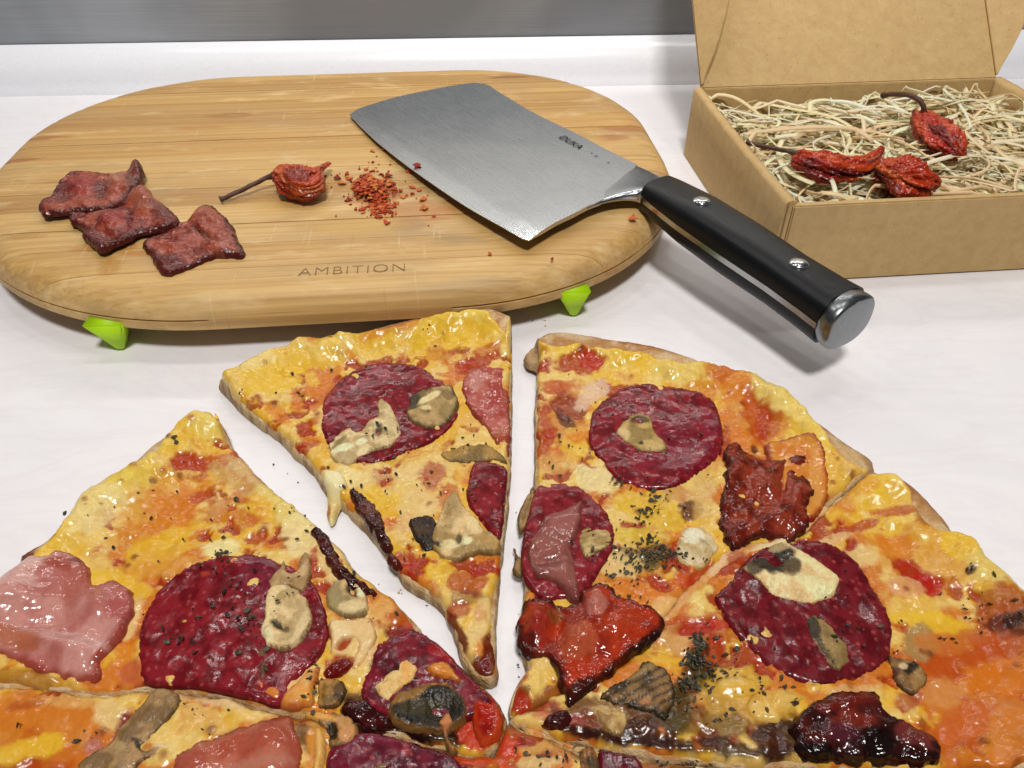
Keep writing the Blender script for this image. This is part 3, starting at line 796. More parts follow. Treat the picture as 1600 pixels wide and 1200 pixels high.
# --- left slice
root, org, H = make_slice('pizza_slice', 'left pizza slice with a large pink ham piece and one big salami round',
    PP([(330, 644), (308, 638), (275, 660), (225, 694), (187, 726), (155, 750), (120, 775), (92, 802), (62, 836), (25, 856), (6, 895), (-40, 940), (-90, 990), (-130, 1050)], ZP),
    PP([(-130, 1050), (0, 1060), (100, 1066), (180, 1070), (240, 1063), (330, 1074), (400, 1091), (462, 1104), (500, 1109), (555, 1130), (612, 1134), (675, 1152), (730, 1164), (770, 1158), (789, 1112), (765, 1076), (725, 1041), (697, 1011), (665, 994), (645, 959), (596, 916), (553, 880), (528, 848), (495, 815), (450, 780), (400, 735), (362, 695), (346, 666), (330, 644)], ZP),
    PP([(342, 660), (322, 650), (290, 664), (270, 684), (238, 716), (202, 738), (160, 753), (132, 760), (108, 790), (84, 824), (76, 850), (40, 890), (0, 930), (-60, 985), (-110, 1040)], ZP),
    0.4, -0.05,
    [(690, 1080, 120, 60, 30, '#5e0e0a', .85), (600, 1110, 90, 36, 10, '#3a0c0a', .85), (640, 985, 60, 26, 40, '#9c200c', .7), (250, 790, 110, 50, -40, '#d08a2c', .6), (300, 660, 45, 18, -30, YEL, .8), (320, 668, 30, 20, 0, '#e3c763', .8), (210, 740, 70, 25, -40, '#e2c654', .7), (150, 800, 55, 30, -40, PAL, .6), (330, 718, 55, 13, -8, DOR, .85), (300, 722, 30, 14, -10, RED, .7), (270, 790, 60, 28, -40, ORG, .75), (320, 770, 26, 12, 0, RED, .6), (380, 730, 40, 12, 30, '#cfae74', .8), (360, 740, 50, 16, 30, '#bf9a5c', .6), (400, 830, 28, 12, -25, RED, .8),  # wide dark dabs near the tip: sauce, deepened with painted shade
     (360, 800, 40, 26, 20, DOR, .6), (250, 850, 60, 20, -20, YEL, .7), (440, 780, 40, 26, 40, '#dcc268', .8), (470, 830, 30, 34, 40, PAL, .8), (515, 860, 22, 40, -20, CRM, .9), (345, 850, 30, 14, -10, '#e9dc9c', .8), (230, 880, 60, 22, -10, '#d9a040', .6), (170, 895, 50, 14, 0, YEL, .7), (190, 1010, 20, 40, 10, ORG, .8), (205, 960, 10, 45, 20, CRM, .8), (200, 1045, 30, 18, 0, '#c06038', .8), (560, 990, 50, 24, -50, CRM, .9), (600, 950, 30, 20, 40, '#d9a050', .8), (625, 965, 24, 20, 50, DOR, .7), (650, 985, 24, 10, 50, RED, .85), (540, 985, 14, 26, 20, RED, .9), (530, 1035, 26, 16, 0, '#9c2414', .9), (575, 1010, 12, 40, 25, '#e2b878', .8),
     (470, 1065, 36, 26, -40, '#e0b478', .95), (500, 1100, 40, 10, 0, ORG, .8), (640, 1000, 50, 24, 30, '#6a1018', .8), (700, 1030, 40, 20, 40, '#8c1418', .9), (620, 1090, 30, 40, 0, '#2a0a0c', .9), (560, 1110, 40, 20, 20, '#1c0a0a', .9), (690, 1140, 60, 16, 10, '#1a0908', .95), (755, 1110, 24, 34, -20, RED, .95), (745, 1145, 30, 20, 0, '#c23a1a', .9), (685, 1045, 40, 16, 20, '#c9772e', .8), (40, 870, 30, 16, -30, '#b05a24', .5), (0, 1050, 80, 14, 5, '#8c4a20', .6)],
    rim_dabs=[(40, 850, 45, 22, -40, '#8a3f1a', .95), (20, 880, 30, 30, 0, '#7a3a1a', .8), (230, 690, 60, 14, -35, '#c79a5e', .6)], seed=200)
SB = (root, org, H)
patch('salami', [(212, 1000), (219, 960), (236, 930), (262, 903), (297, 880), (350, 864), (402, 861), (452, 876), (487, 905), (509, 945), (512, 990), (492, 1032), (455, 1064), (440, 1098), (378, 1086), (300, 1069), (222, 1062), (213, 1030)], ZP, H, M['salami'], root, org, **SAL, dabs=[(320, 895, 10, 5, 0, '#b0402c', .8), (300, 1000, 6, 5, 0, '#1a1612', .7), (400, 900, 40, 26, 20, '#6c1430', .5)])
patch('ham', [(-90, 930), (-30, 912), (0, 903), (30, 889), (75, 873), (115, 867), (136, 880), (148, 915), (175, 906), (204, 920), (208, 950), (186, 995), (156, 1030), (150, 1056), (115, 1063), (50, 1042), (0, 1022), (-80, 1010)], ZP, H, M['ham'], root, org, base='#b46a62', second='#c88c82', sec_size=0.009, edge='#9a4034', edge_w=0.0025, sink=0.0018, sharp=0.0009, lift=0.0018, th=0.0015, amp=0.0012, size=0.01, jg=0.0004,
      bumps=[(150, 950, 30, 26, 0, .003), (40, 940, 50, 18, -10, .003), (100, 1010, 60, 16, 10, .0025), (110, 890, 20, 10, -20, .002), (90, 970, 60, 8, -15, -.0018), (155, 1000, 12, 30, 30, -.0012)],
      dabs=[(120, 930, 18, 40, 20, '#a5503c', .6), (30, 925, 45, 16, -10, '#d9aaa0', .8), (60, 890, 30, 10, -20, '#d8b0a4', .8), (100, 1000, 70, 10, 10, '#d0a098', .7), (95, 885, 22, 10, -10, '#9a3c28', .8), (20, 1000, 50, 16, 10, '#a85a30', .7), (190, 945, 16, 22, 0, '#a9504c', .7), (125, 880, 14, 5, 0, '#6a1a14', .8)])
patch('salami', [(585, 1005), (615, 985), (645, 975), (690, 1003), (728, 1043), (768, 1086), (752, 1110), (700, 1128), (640, 1125), (590, 1110), (560, 1080), (572, 1040)], ZP, H, M['salami'], root, org, **{**SAL, 'base': '#5a0f1c', 'second': '#7c1626'}, dabs=[(620, 1060, 30, 30, 0, '#2a080c', .8), (690, 1015, 30, 14, 30, '#a01c1c', .7)])
patch('mushroom', [(580, 1072), (594, 1056), (610, 1040), (626, 1030), (641, 1027), (653, 1041), (648, 1057), (634, 1072), (616, 1085), (606, 1098), (592, 1090)], ZP, H, M['mushroom'], root, org, **{**MUSH, 'base': '#cf9a58', 'second': '#dcb27a', 'edge': '#a8602c'}, lift=0.0016, th=0.0008)
patch('mushroom', [(604, 1102), (622, 1084), (655, 1066), (695, 1063), (722, 1082), (733, 1102), (722, 1126), (687, 1141), (637, 1138), (611, 1125)], ZP, H, M['mushroom'], root, org, **{**MUSH, 'base': '#14110b', 'second': '#241d10', 'edge': '#6b4b24', 'edge_w': 0.0016}, lift=0.0016, th=0.0012,
      dabs=[(640, 1085, 36, 9, -25, '#8a6430', .8), (690, 1068, 30, 4, 5, '#a87a3e', .8), (650, 1105, 40, 10, -10, '#3a3218', .6)], bumps=[(665, 1080, 40, 8, -10, .0012), (690, 1110, 20, 14, 0, -.0015)])
patch('mushroom', [(682, 1128), (692, 1115), (702, 1112), (708, 1128), (700, 1142), (706, 1160), (716, 1168), (704, 1172), (694, 1155)], ZP, H, M['mushroom'], root, org, **{**MUSH, 'base': '#b07a48', 'second': '#9c5a34'}, lift=0.0023, th=0.0006)
patch('mushroom', [(496, 1058), (512, 1056), (537, 1060), (541, 1080), (526, 1098), (496, 1101), (493, 1080)], ZP, H, M['mushroom'], root, org, **{**MUSH, 'base': '#a8783a', 'second': '#6a5020', 'edge': '#3c2c14'}, lift=0.0014, th=0.0007, dabs=[(535, 1075, 12, 20, 10, '#1f180e', .8)])
patch('cheese_strand', [(436, 1100), (440, 1082), (455, 1066), (478, 1046), (500, 1038), (498, 1056), (490, 1075), (490, 1098), (466, 1103)], ZP, H, M['cheese'], root, org, base='#dcae6e', second='#d08a3c', lift=0.0016, th=0.0015, edge='#b8602c', edge_w=0.0015, dabs=[(478, 1085, 16, 14, 0, '#d8902c', .8)])
patch('mushroom', [(440, 872), (437, 863), (446, 872), (450, 888), (463, 886), (470, 864), (482, 857), (486, 880), (484, 905), (475, 925), (448, 918), (424, 920), (418, 905), (432, 890)], ZP, H, M['mushroom'], root, org, **{**MUSH, 'base': '#b49a72', 'second': '#927650'}, lift=0.0019, th=0.0007, curl=0.0)
patch('mushroom', [(415, 925), (430, 914), (452, 915), (470, 925), (485, 945), (488, 965), (478, 997), (452, 1017), (430, 1016), (414, 1008), (406, 985), (410, 960)], ZP, H, M['mushroom'], root, org, **{**MUSH, 'base': '#d0b88c', 'second': '#a8916a'}, lift=0.0023, th=0.0013,
      dabs=[(434, 977, 14, 7, 35, '#1e1b12', .95), (446, 985, 10, 8, 40, '#4a4430', .8), (418, 992, 14, 14, 0, '#d8c9a4', .8), (440, 934, 12, 5, -45, '#7a6a34', .7), (470, 985, 8, 30, 20, '#cdbb94', .6), (435, 945, 6, 4, 0, '#4a4020', .7)], bumps=[(438, 979, 14, 8, 35, -.0022), (418, 992, 10, 10, 0, .001)])
patch('mushroom', [(402, 1014), (416, 1008), (418, 1030), (413, 1062), (404, 1085), (400, 1050)], ZP, H, M['mushroom'], root, org, **{**MUSH, 'base': '#6a4a34', 'second': '#4c2c20'}, lift=0.0014, th=0.0005)
patch('mushroom', [(508, 930), (513, 915), (524, 907), (545, 903), (564, 913), (573, 928), (577, 950), (565, 961), (545, 961), (526, 958), (511, 947)], ZP, H, M['mushroom'], root, org, **{**MUSH, 'base': '#b89c70', 'second': '#857450', 'edge': '#6a5a36'}, lift=0.0016, th=0.0011,
      dabs=[(550, 923, 7, 12, -35, '#28241a', .9), (563, 922, 7, 8, 0, '#dccfae', .9), (555, 948, 22, 8, 0, '#c9b88c', .8), (522, 930, 12, 16, 0, '#8c7e58', .8)], bumps=[(550, 923, 7, 10, -35, -.002), (522, 930, 12, 12, 0, .001)])
patch('bacon', [(484, 822), (494, 817), (510, 830), (522, 850), (531, 868), (550, 890), (570, 905), (588, 918), (582, 929), (562, 924), (540, 914), (522, 894), (508, 870), (494, 848)], ZP, H, M['bacon'], root, org, base='#4c1510', second='#330c0a', sink=0.001, sharp=0.0009, lift=0.001, th=0.0017, amp=0.0012, jg=0.0005)
flakes(root, org, H, [(345, 868, 7, 5, 22, .003), (380, 960, 50, 50, 34, .0028), (390, 970, 14, 12, 20, .003), (275, 998, 10, 8, 10, .003), (360, 910, 30, 20, 14, .003), (280, 820, 80, 60, 24), (470, 800, 30, 20, 10), (570, 940, 30, 20, 8), (278, 700, 3, 2, 5), (440, 940, 20, 25, 10, .0065), (490, 1068, 8, 12, 12, .004)], 2)

patch('cheese_strand', [(662, 1040), (695, 1028), (716, 1048), (722, 1066), (700, 1062), (674, 1056)], ZP, H, M['cheese'], *SB[:2], base='#cc8030', second='#d89a4c', edge='#8a3214', edge_w=0.0015, lift=0.0022, th=0.001)
patch('cheese_strand', [(512, 966), (540, 962), (580, 962), (590, 990), (576, 1020), (562, 1042), (545, 1050), (548, 1030), (556, 1002), (540, 996), (520, 1018), (510, 1020), (514, 990)], ZP, H, M['cheese'], *SB[:2], base='#dfba7c', second='#e4c892', edge='#b05a2c', edge_w=0.0012, lift=0.0014, th=0.0009, sink=0.001)
patch('sauce_piece', [(735, 1095), (752, 1088), (775, 1100), (786, 1115), (778, 1150), (750, 1160), (738, 1130)], ZP, H, M['bacon'], *SB[:2], base='#a81c0a', second='#8a140a', edge='#c2421c', edge_w=0.002, lift=0.0016, th=0.001, amp=0.001)
patch('sauce_piece', [(500, 1045), (520, 1030), (545, 1022), (552, 1040), (530, 1052), (508, 1056)], ZP, H, M['bacon'], *SB[:2], base='#8e1a0c', second='#6a0e0a', lift=0.001, th=0.001)
patch('bacon', [(545, 1085), (575, 1090), (605, 1108), (615, 1128), (590, 1132), (556, 1124), (530, 1108)], ZP, H, M['bacon'], *SB[:2], base='#2e0a0a', second='#4c1012', lift=0.0014, th=0.001, amp=0.0012, sink=0.001)

# --- upper right slice
root, org, H = make_slice('pizza_slice', 'upper right pizza slice with dark crisp bacon and two salami rounds',
    PP([(838, 520), (850, 513), (872, 511), (905, 513), (940, 519), (990, 526), (1040, 537), (1090, 552), (1120, 567), (1150, 577), (1190, 590), (1220, 604), (1260, 632), (1300, 662), (1340, 690), (1368, 707), (1374, 724)], ZP),
    PP([(1374, 724), (1345, 744), (1299, 775), (1269, 805), (1227, 837), (1180, 847), (1138, 859), (1105, 892), (1070, 925), (1038, 960), (990, 1010), (920, 1052), (860, 1082), (802, 1106), (800, 1088), (806, 1072), (816, 1049), (827, 1034), (822, 1010), (818, 960), (824, 900), (828, 850), (835, 800), (838, 750), (839, 697), (838, 637), (841, 575), (844, 545), (838, 520)], ZP),
    PP([(845, 545), (870, 545), (900, 541), (940, 546), (985, 552), (1030, 565), (1075, 575), (1115, 573), (1150, 582), (1190, 596), (1218, 612), (1248, 640), (1264, 656), (1290, 690), (1318, 718), (1345, 738)], ZP),
    0.45, 0.25,
    [(870, 1080, 70, 30, -20, '#7a180a', .8), (1000, 900, 80, 30, 10, '#c8782a', .7), (1180, 650, 60, 60, 30, '#cc7a26', .7), (880, 640, 40, 60, 0, '#b8501a', .6), (900, 565, 50, 18, -10, RED, .85), (925, 560, 22, 10, 10, '#b32a18', .8), (865, 600, 24, 14, 0, DOR, .8), (890, 630, 30, 20, 35, '#8a2a14', .85), (885, 650, 20, 10, 40, BRN, .8), (925, 610, 30, 14, -40, '#d9b494', .8), (850, 670, 16, 40, 0, RED, .7), (900, 690, 26, 30, 0, YEL, .7), (905, 675, 20, 10, 0, ORG, .7), (930, 740, 40, 22, 20, PAL, .85), (870, 720, 30, 20, 0, '#d4a052', .7), (1000, 560, 50, 16, 10, YEL, .8), (1060, 585, 40, 12, 12, '#e2c468', .8), (1150, 610, 40, 25, 20, ORG, .7), (1120, 590, 22, 12, 0, DOR, .6), (1180, 650, 20, 40, -20, DOR, .85), (1200, 660, 20, 24, 0, RED, .55), (1200, 620, 40, 16, 35, '#e6cd72', .85), (1250, 655, 40, 16, 40, '#e4c766', .8), (1160, 680, 30, 14, 20, ORG, .7), (1180, 697, 7, 6, 0, '#5a1a10', .9), (1203, 700, 6, 5, 0, '#6a2414', .9),  # first dab: sauce at the tip, darkened as painted shade
     (1020, 790, 60, 30, 10, '#dcb53e', .85), (1000, 830, 40, 16, 0, '#d4b23c', .8), (1080, 790, 18, 16, 0, '#5c2012', .9), (1060, 770, 30, 12, 0, '#c08a50', .7), (1100, 760, 20, 50, 0, '#d0a860', .7), (1000, 870, 40, 14, 10, OLV, .75), (1030, 862, 26, 14, 0, '#2a2c14', .7), (970, 880, 30, 20, 0, CRM, .8), (1030, 905, 30, 12, 20, RED, .85), (1060, 900, 24, 10, 0, '#c44a22', .8), (990, 920, 50, 20, 10, ORG, .8), (1040, 945, 30, 16, -30, '#e0b070', .8), (1100, 900, 20, 30, 30, RED, .7), (1085, 930, 30, 9, -40, '#dcb088', .8), (840, 1060, 18, 30, 20, '#e2bc62', .95), (815, 1090, 16, 18, 0, RED, .9), (1300, 740, 20, 40, 30, '#dca63e', .7), (1255, 830, 40, 8, -30, '#d8aa66', .8), (1330, 735, 16, 12, 0, '#dcae52', .7)],
    rim_dabs=[(900, 525, 60, 10, 4, '#d6bb94', .7), (1010, 540, 90, 9, 10, '#a8642f', .65), (1330, 690, 50, 14, 38, '#ad7740', .6), (1250, 625, 40, 8, 38, '#ad7740', .5)], seed=300)
SCs = (root, org, H)
patch('dough_flap', [(842, 538), (826, 545), (819, 555), (824, 565), (836, 573), (843, 575)], 0.006, lambda x, y: np.full(np.shape(x), 0.003), M['dough'], root, org, base='#b99a72', second='#9a7a52', lift=0.0015, th=0.002)
patch('salami', [(920, 669), (929, 634), (962, 606), (1004, 595), (1046, 598), (1088, 609), (1119, 630), (1131, 669), (1127, 704), (1097, 733), (1060, 758), (1007, 760), (969, 749), (937, 714), (923, 690)], ZP, H, M['salami'], root, org, **SAL, dabs=[(1055, 690, 70, 50, 0, '#7c1830', .4)])
patch('mushroom', [(963, 672), (976, 655), (997, 644), (1018, 651), (1027, 674), (1044, 690), (1039, 704), (1011, 704), (983, 693)], ZP, H, M['mushroom'], root, org, **{**MUSH, 'base': '#b0945c', 'second': '#857040', 'edge': '#6a562e'}, lift=0.0016, th=0.0010, dabs=[(1000, 655, 14, 7, 10, '#3a341e', .85), (1025, 695, 16, 7, 15, '#b8a06a', .8), (975, 678, 10, 8, 30, '#c4b080', .7)], bumps=[(1000, 655, 12, 6, 0, -.0012)])
patch('salami', [(839, 754), (867, 748), (893, 751), (915, 760), (946, 790), (962, 826), (958, 858), (940, 889), (928, 910), (905, 925), (850, 930), (818, 900), (814, 850), (824, 800)], ZP, H, M['salami'], root, org, **SAL)
patch('mushroom', [(902, 826), (918, 819), (936, 818), (955, 830), (957, 847), (934, 865), (909, 868)], ZP, H, M['mushroom'], root, org, **{**MUSH, 'base': '#b6a070', 'second': '#8f7848'}, lift=0.0015, th=0.0009, lines=(909, 860, 957, 845, '#7a6a40', 9, .5), dabs=[(935, 860, 22, 3, -15, '#4a3c20', .8)])
patch('mushroom', [(832, 753), (838, 768), (836, 790), (826, 812), (812, 825), (809, 803), (821, 775)], 0.008, lambda x, y: np.full(np.shape(x), 0.0055), M['mushroom'], root, org, **{**MUSH, 'base': '#9a8054', 'second': '#7a5f38'}, lift=0.0009, th=0.0010, lines=(815, 820, 835, 760, '#5c4426', 8, .6))
patch('mushroom', [(803, 846), (809, 855), (818, 868), (815, 892), (800, 888), (803, 868)], 0.008, lambda x, y: np.full(np.shape(x), 0.005), M['mushroom'], root, org, **{**MUSH, 'base': '#8a7048', 'second': '#6a5030'}, lift=0.0008, th=0.0010)
patch('ham', [(842, 823), (852, 802), (870, 795), (887, 788), (911, 778), (909, 816), (895, 851), (902, 868), (906, 893), (908, 940), (890, 936), (866, 910), (835, 902), (824, 870), (826, 845)], ZP, H, M['ham'], root, org, base='#7e423c', second='#94584e', edge='#6a2f28', sink=0.0018, sharp=0.0009, lift=0.0026, th=0.001, amp=0.0008, size=0.009, bumps=[(868, 825, 28, 24, -30, .001), (860, 875, 40, 7, -10, -.0012), (870, 900, 24, 14, 30, .001)], dabs=[(875, 815, 30, 20, -30, '#a0605a', .7)])
patch('tomato_slice', [(1195, 690), (1222, 684), (1246, 680), (1270, 686), (1287, 708), (1296, 740), (1297, 765), (1290, 788), (1272, 808), (1245, 800), (1215, 750)], ZP, H, M['ham'], root, org, base='#cf7a30', second='#d48f3c', edge='#8e2210', edge_w=0.0022, lift=0.001, th=0.0012, dabs=[(1275, 750, 10, 40, -5, '#dc9a50', .7)], amp=0.0005)
patch('bacon', [(1133, 707), (1137, 690), (1150, 690), (1161, 697), (1180, 709), (1200, 716), (1230, 714), (1250, 713), (1266, 712), (1259, 744), (1273, 762), (1266, 790), (1263, 820), (1238, 840), (1202, 833), (1176, 843), (1147, 858), (1133, 840), (1123, 805), (1126, 770), (1132, 740)], ZP, H, M['bacon'], root, org, base='#661a0e', second='#923620', sec_size=0.004, edge='#400f08', edge_w=0.002, sink=0.001, sharp=0.0009, lift=0.0018, th=0.0013, amp=0.0022, size=0.007, jg=0.0006,
      bumps=[(1150, 740, 16, 18, 0, .0014), (1200, 760, 18, 16, 0, .0016), (1245, 770, 16, 14, 0, .0016), (1160, 800, 18, 16, 0, .0014), (1220, 800, 24, 18, 0, .0014), (1225, 750, 4, 40, 10, -.0016), (1185, 780, 4, 50, 20, -.0014)])
patch('mushroom', [(1066, 823), (1080, 819), (1096, 820), (1116, 833), (1126, 851), (1113, 868), (1095, 883), (1076, 879), (1056, 860)], ZP, H, M['mushroom'], root, org, **{**MUSH, 'base': '#c0b090', 'second': '#a8946a', 'edge': '#b49c62'}, lift=0.0010, th=0.0009, dabs=[(1083, 835, 16, 12, 0, '#d4ccb8', .9), (1100, 845, 12, 3, 40, '#8a7c5c', .7)])
patch('bacon', [(805, 985), (812, 960), (822, 938), (850, 937), (876, 946), (900, 941), (912, 925), (937, 914), (957, 921), (966, 934), (995, 940), (1025, 950), (1040, 968), (1026, 1000), (995, 1020), (960, 1045), (928, 1075), (888, 1102), (872, 1064), (857, 1027), (826, 1023), (808, 1003)], ZP, H, M['bacon'], root, org, base='#b03416', second='#8e2412', sec_size=0.006, edge='#3c0e08', edge_w=0.0028, sink=0.001, sharp=0.0009, lift=0.0022, th=0.0015, amp=0.0012, size=0.009, jg=0.0005,
      bumps=[(840, 980, 18, 26, 0, .0035), (930, 950, 24, 22, 0, .003), (905, 1000, 30, 40, 50, .0035), (965, 975, 40, 20, -30, .002), (872, 985, 12, 30, 0, -.002)],
      dabs=[(930, 955, 22, 20, 0, '#bf7464', .8), (900, 1010, 34, 26, -40, '#b85636', .8), (965, 975, 44, 18, -30, '#ae3a1c', .8), (838, 985, 16, 22, 0, '#9a2c22', .8), (868, 965, 14, 10, 0, '#8a4a20', .7), (1015, 1003, 30, 9, -50, '#220a06', .9), (905, 1080, 40, 14, -50, '#2a0c08', .9), (820, 1010, 20, 16, 0, '#3a0c0a', .8)])
flakes(root, org, H, [(1005, 800, 16, 10, 26), (1030, 775, 14, 10, 22), (1000, 850, 30, 14, 46), (1035, 865, 20, 8, 50), (1010, 880, 30, 12, 30), (960, 910, 30, 20, 16), (1000, 920, 40, 20, 20), (965, 750, 8, 8, 10, .003), (1050, 690, 40, 40, 12, .003), (925, 660, 20, 60, 14), (1090, 700, 30, 30, 8, .003), (1080, 870, 20, 15, 6, .004), (920, 870, 15, 15, 10, .004), (870, 700, 20, 40, 12)], 3)

# --- right slice
root, org, H = make_slice('pizza_slice', 'pizza slice at the right edge, a half blackened mushroom on its salami round',
    PP([(1378, 728), (1402, 732), (1430, 748), (1460, 775), (1490, 808), (1505, 830), (1530, 840), (1547, 868), (1575, 890), (1602, 916), (1640, 960), (1670, 1010), (1692, 1070), (1697, 1140), (1690, 1200)], ZP),
    PP([(1690, 1200), (1600, 1196), (1480, 1192), (1300, 1186), (1200, 1184), (1100, 1178), (1012, 1166), (930, 1150), (850, 1132), (800, 1116), (806, 1108), (864, 1085), (924, 1055), (994, 1013), (1042, 963), (1074, 928), (1109, 895), (1142, 862), (1184, 850), (1231, 840), (1273, 808), (1303, 778), (1349, 747), (1378, 728)], ZP),
    PP([(1356, 746), (1378, 748), (1398, 754), (1412, 770), (1432, 806), (1460, 832), (1495, 836), (1515, 838), (1535, 848), (1550, 872), (1578, 892), (1600, 918), (1636, 962), (1664, 1012), (1684, 1072), (1688, 1140), (1682, 1196)], ZP),
    0.6, 0.25,
    [(950, 1120, 130, 30, 6, '#5a180a', .85), (1100, 1120, 140, 36, 4, '#5a3210', .75), (1520, 1060, 130, 110, 10, '#bf5c16', .85), (1440, 880, 90, 50, 20, '#cf8428', .6), (1560, 1150, 100, 60, 0, '#b85414', .7), (1080, 985, 80, 30, -10, '#a8300e', .7), (1370, 765, 45, 16, 30, YEL, .8), (1345, 765, 24, 12, 0, '#d99a30', .8), (1400, 780, 30, 16, 40, '#dcb048', .7), (1330, 820, 60, 8, -15, '#a83a1e', .8), (1390, 800, 30, 9, 10, '#b44a22', .8), (1440, 815, 16, 12, 20, '#9c5626', .7), (1300, 840, 40, 10, -20, '#d8ac7a', .8), (1350, 860, 30, 16, 20, CRM, .8), (1400, 850, 40, 20, 20, ORG, .7), (1430, 890, 40, 16, 30, RED, .9), (1455, 910, 24, 14, 30, '#b02018', .9), (1410, 910, 30, 14, 20, '#d6a06a', .7), (1500, 860, 40, 24, 30, YEL, .8), (1540, 900, 45, 22, 35, '#dfc468', .8), (1510, 900, 8, 5, 0, BRN, .9), (1430, 950, 50, 20, 10, '#deb452', .9), (1470, 970, 60, 16, 10, YEL, .8), (1560, 950, 50, 30, 10, '#a04a20', .8), (1580, 985, 40, 14, 20, '#5a2414', .85), (1590, 975, 20, 10, 0, '#2c1410', .8), (1550, 1000, 60, 14, 20, '#b4502a', .7), (1500, 1030, 80, 30, 0, DOR, .9), (1560, 1060, 60, 30, 0, ORG, .8), (1480, 1080, 40, 30, 0, '#cf8a4a', .8), (1520, 1120, 60, 30, 0, '#c4622a', .8), (1580, 1140, 40, 50, 0, '#cf7c30', .8), (1440, 1000, 26, 24, 10, '#a5804a', .9), (1480, 1000, 40, 14, 0, '#c4702c', .7), (1420, 1090, 24, 30, 20, '#a8502c', .8), (1340, 1072, 40, 8, -5, '#d0a468', .8),
     (1090, 975, 40, 12, -15, RED, .9), (1120, 970, 24, 10, 0, '#b42a14', .8), (1060, 1000, 40, 16, 10, '#cf9a58', .9), (1100, 1010, 24, 14, 20, DOR, .6), (1095, 1020, 16, 24, 20, '#1e1a0e', .85), (1110, 1045, 40, 14, 0, '#2a2a14', .75), (1080, 1070, 24, 18, 0, '#26240f', .75), (1160, 1060, 50, 24, 10, '#d0a23c', .9), (1130, 1090, 50, 24, 0, '#c79a44', .8), (1060, 1110, 30, 40, 0, '#3c3a1a', .7), (1120, 1120, 40, 12, 0, '#8a6a34', .7), (1180, 1110, 30, 16, 0, '#c08a3a', .8), (1100, 1160, 120, 14, 4, '#3a1a10', .9), (1000, 1140, 60, 20, 10, '#40200f', .9), (1220, 1150, 60, 26, 0, '#34140e', .9), (950, 1110, 30, 12, 10, '#c8a468', .8), (880, 1120, 40, 12, 0, '#8a3020', .9), (900, 1135, 40, 8, 12, '#3a100c', .9), (1000, 1150, 120, 9, 9, '#2e120c', .9), (845, 1112, 20, 10, 0, '#c87a50', .7)],  # dark browns along the lower cut paint in the phone's shadow
    rim_dabs=[(1420, 760, 50, 12, 38, '#a86a38', .7), (1480, 815, 40, 12, 48, '#b07a45', .6), (1600, 930, 40, 12, 40, '#8a4420', .5)], seed=400)
patch('salami', [(1117, 926), (1135, 908), (1158, 880), (1190, 852), (1230, 843), (1275, 840), (1310, 850), (1340, 872), (1374, 920), (1396, 970), (1395, 1015), (1376, 1040), (1350, 1053), (1297, 1065), (1240, 1055), (1198, 1030), (1150, 985), (1128, 950)], ZP, H, M['salami'], root, org, **{**SAL, 'base': '#580e16', 'second': '#721a22'})
patch('mushroom', [(1160, 886), (1176, 872), (1195, 857), (1222, 846), (1256, 858), (1292, 884), (1313, 903), (1307, 925), (1276, 942), (1240, 937), (1204, 927), (1180, 904)], ZP, H, M['mushroom'], root, org, **{**MUSH, 'base': '#dac69a', 'second': '#c2a878', 'edge': '#8a6a3c'}, lift=0.0018, th=0.0012,
      dabs=[(1212, 876, 42, 24, 25, '#14110d', .97), (1178, 888, 16, 10, 10, '#241a12', .9), (1235, 890, 16, 18, 30, '#5a4a2e', .7), (1265, 912, 34, 14, 15, '#d8c89c', .8), (1215, 855, 14, 5, 0, '#c0a878', .5)], bumps=[(1210, 872, 34, 16, 25, -.0015), (1270, 910, 34, 14, 15, .0008)])
patch('mushroom', [(1259, 961), (1266, 954), (1277, 955), (1300, 971), (1323, 998), (1331, 1026), (1318, 1044), (1304, 1044), (1289, 1030), (1270, 1000)], ZP, H, M['mushroom'], root, org, **{**MUSH, 'base': '#8a744a', 'second': '#715c38', 'edge': '#4a3c22'}, lift=0.0015, th=0.0010, dabs=[(1272, 976, 13, 18, -20, '#1e1a12', .9), (1284, 1005, 6, 26, -30, '#2c2416', .8)])
patch('mushroom', [(1392, 1018), (1402, 1022), (1425, 1024), (1446, 1040), (1451, 1060), (1436, 1078), (1414, 1073), (1397, 1053)], ZP, H, M['mushroom'], root, org, **{**MUSH, 'base': '#8a6c40', 'second': '#6a4c2c', 'edge': '#3c2a18'}, lift=0.0012, th=0.0008, dabs=[(1424, 1040, 14, 8, -30, '#100d0a', .95), (1412, 1038, 7, 6, 0, '#c8b494', .8), (1400, 1046, 8, 10, 0, '#4a2c24', .8)])
patch('mushroom', [(935, 1088), (952, 1072), (976, 1058), (1012, 1032), (1036, 1040), (1054, 1062), (1056, 1095), (1040, 1124), (1012, 1112), (975, 1100), (950, 1096)], ZP, H, M['mushroom'], root, org, **{**MUSH, 'base': '#7a5c38', 'second': '#4c3a1e', 'edge': '#221a0e', 'edge_w': 0.0025}, lift=0.0016, th=0.0011, lines=(935, 1100, 1040, 1040, '#1c160c', 13, .8), dabs=[(1010, 1095, 12, 8, 0, '#a8744c', .7), (1000, 1050, 26, 5, -30, '#8a7448', .7)])
patch('mushroom', [(930, 1104), (950, 1102), (980, 1106), (985, 1125), (975, 1145), (955, 1142), (935, 1120)], ZP, H, M['mushroom'], root, org, **{**MUSH, 'base': '#b09460', 'second': '#8a6c40'}, lift=0.0014, th=0.0008)
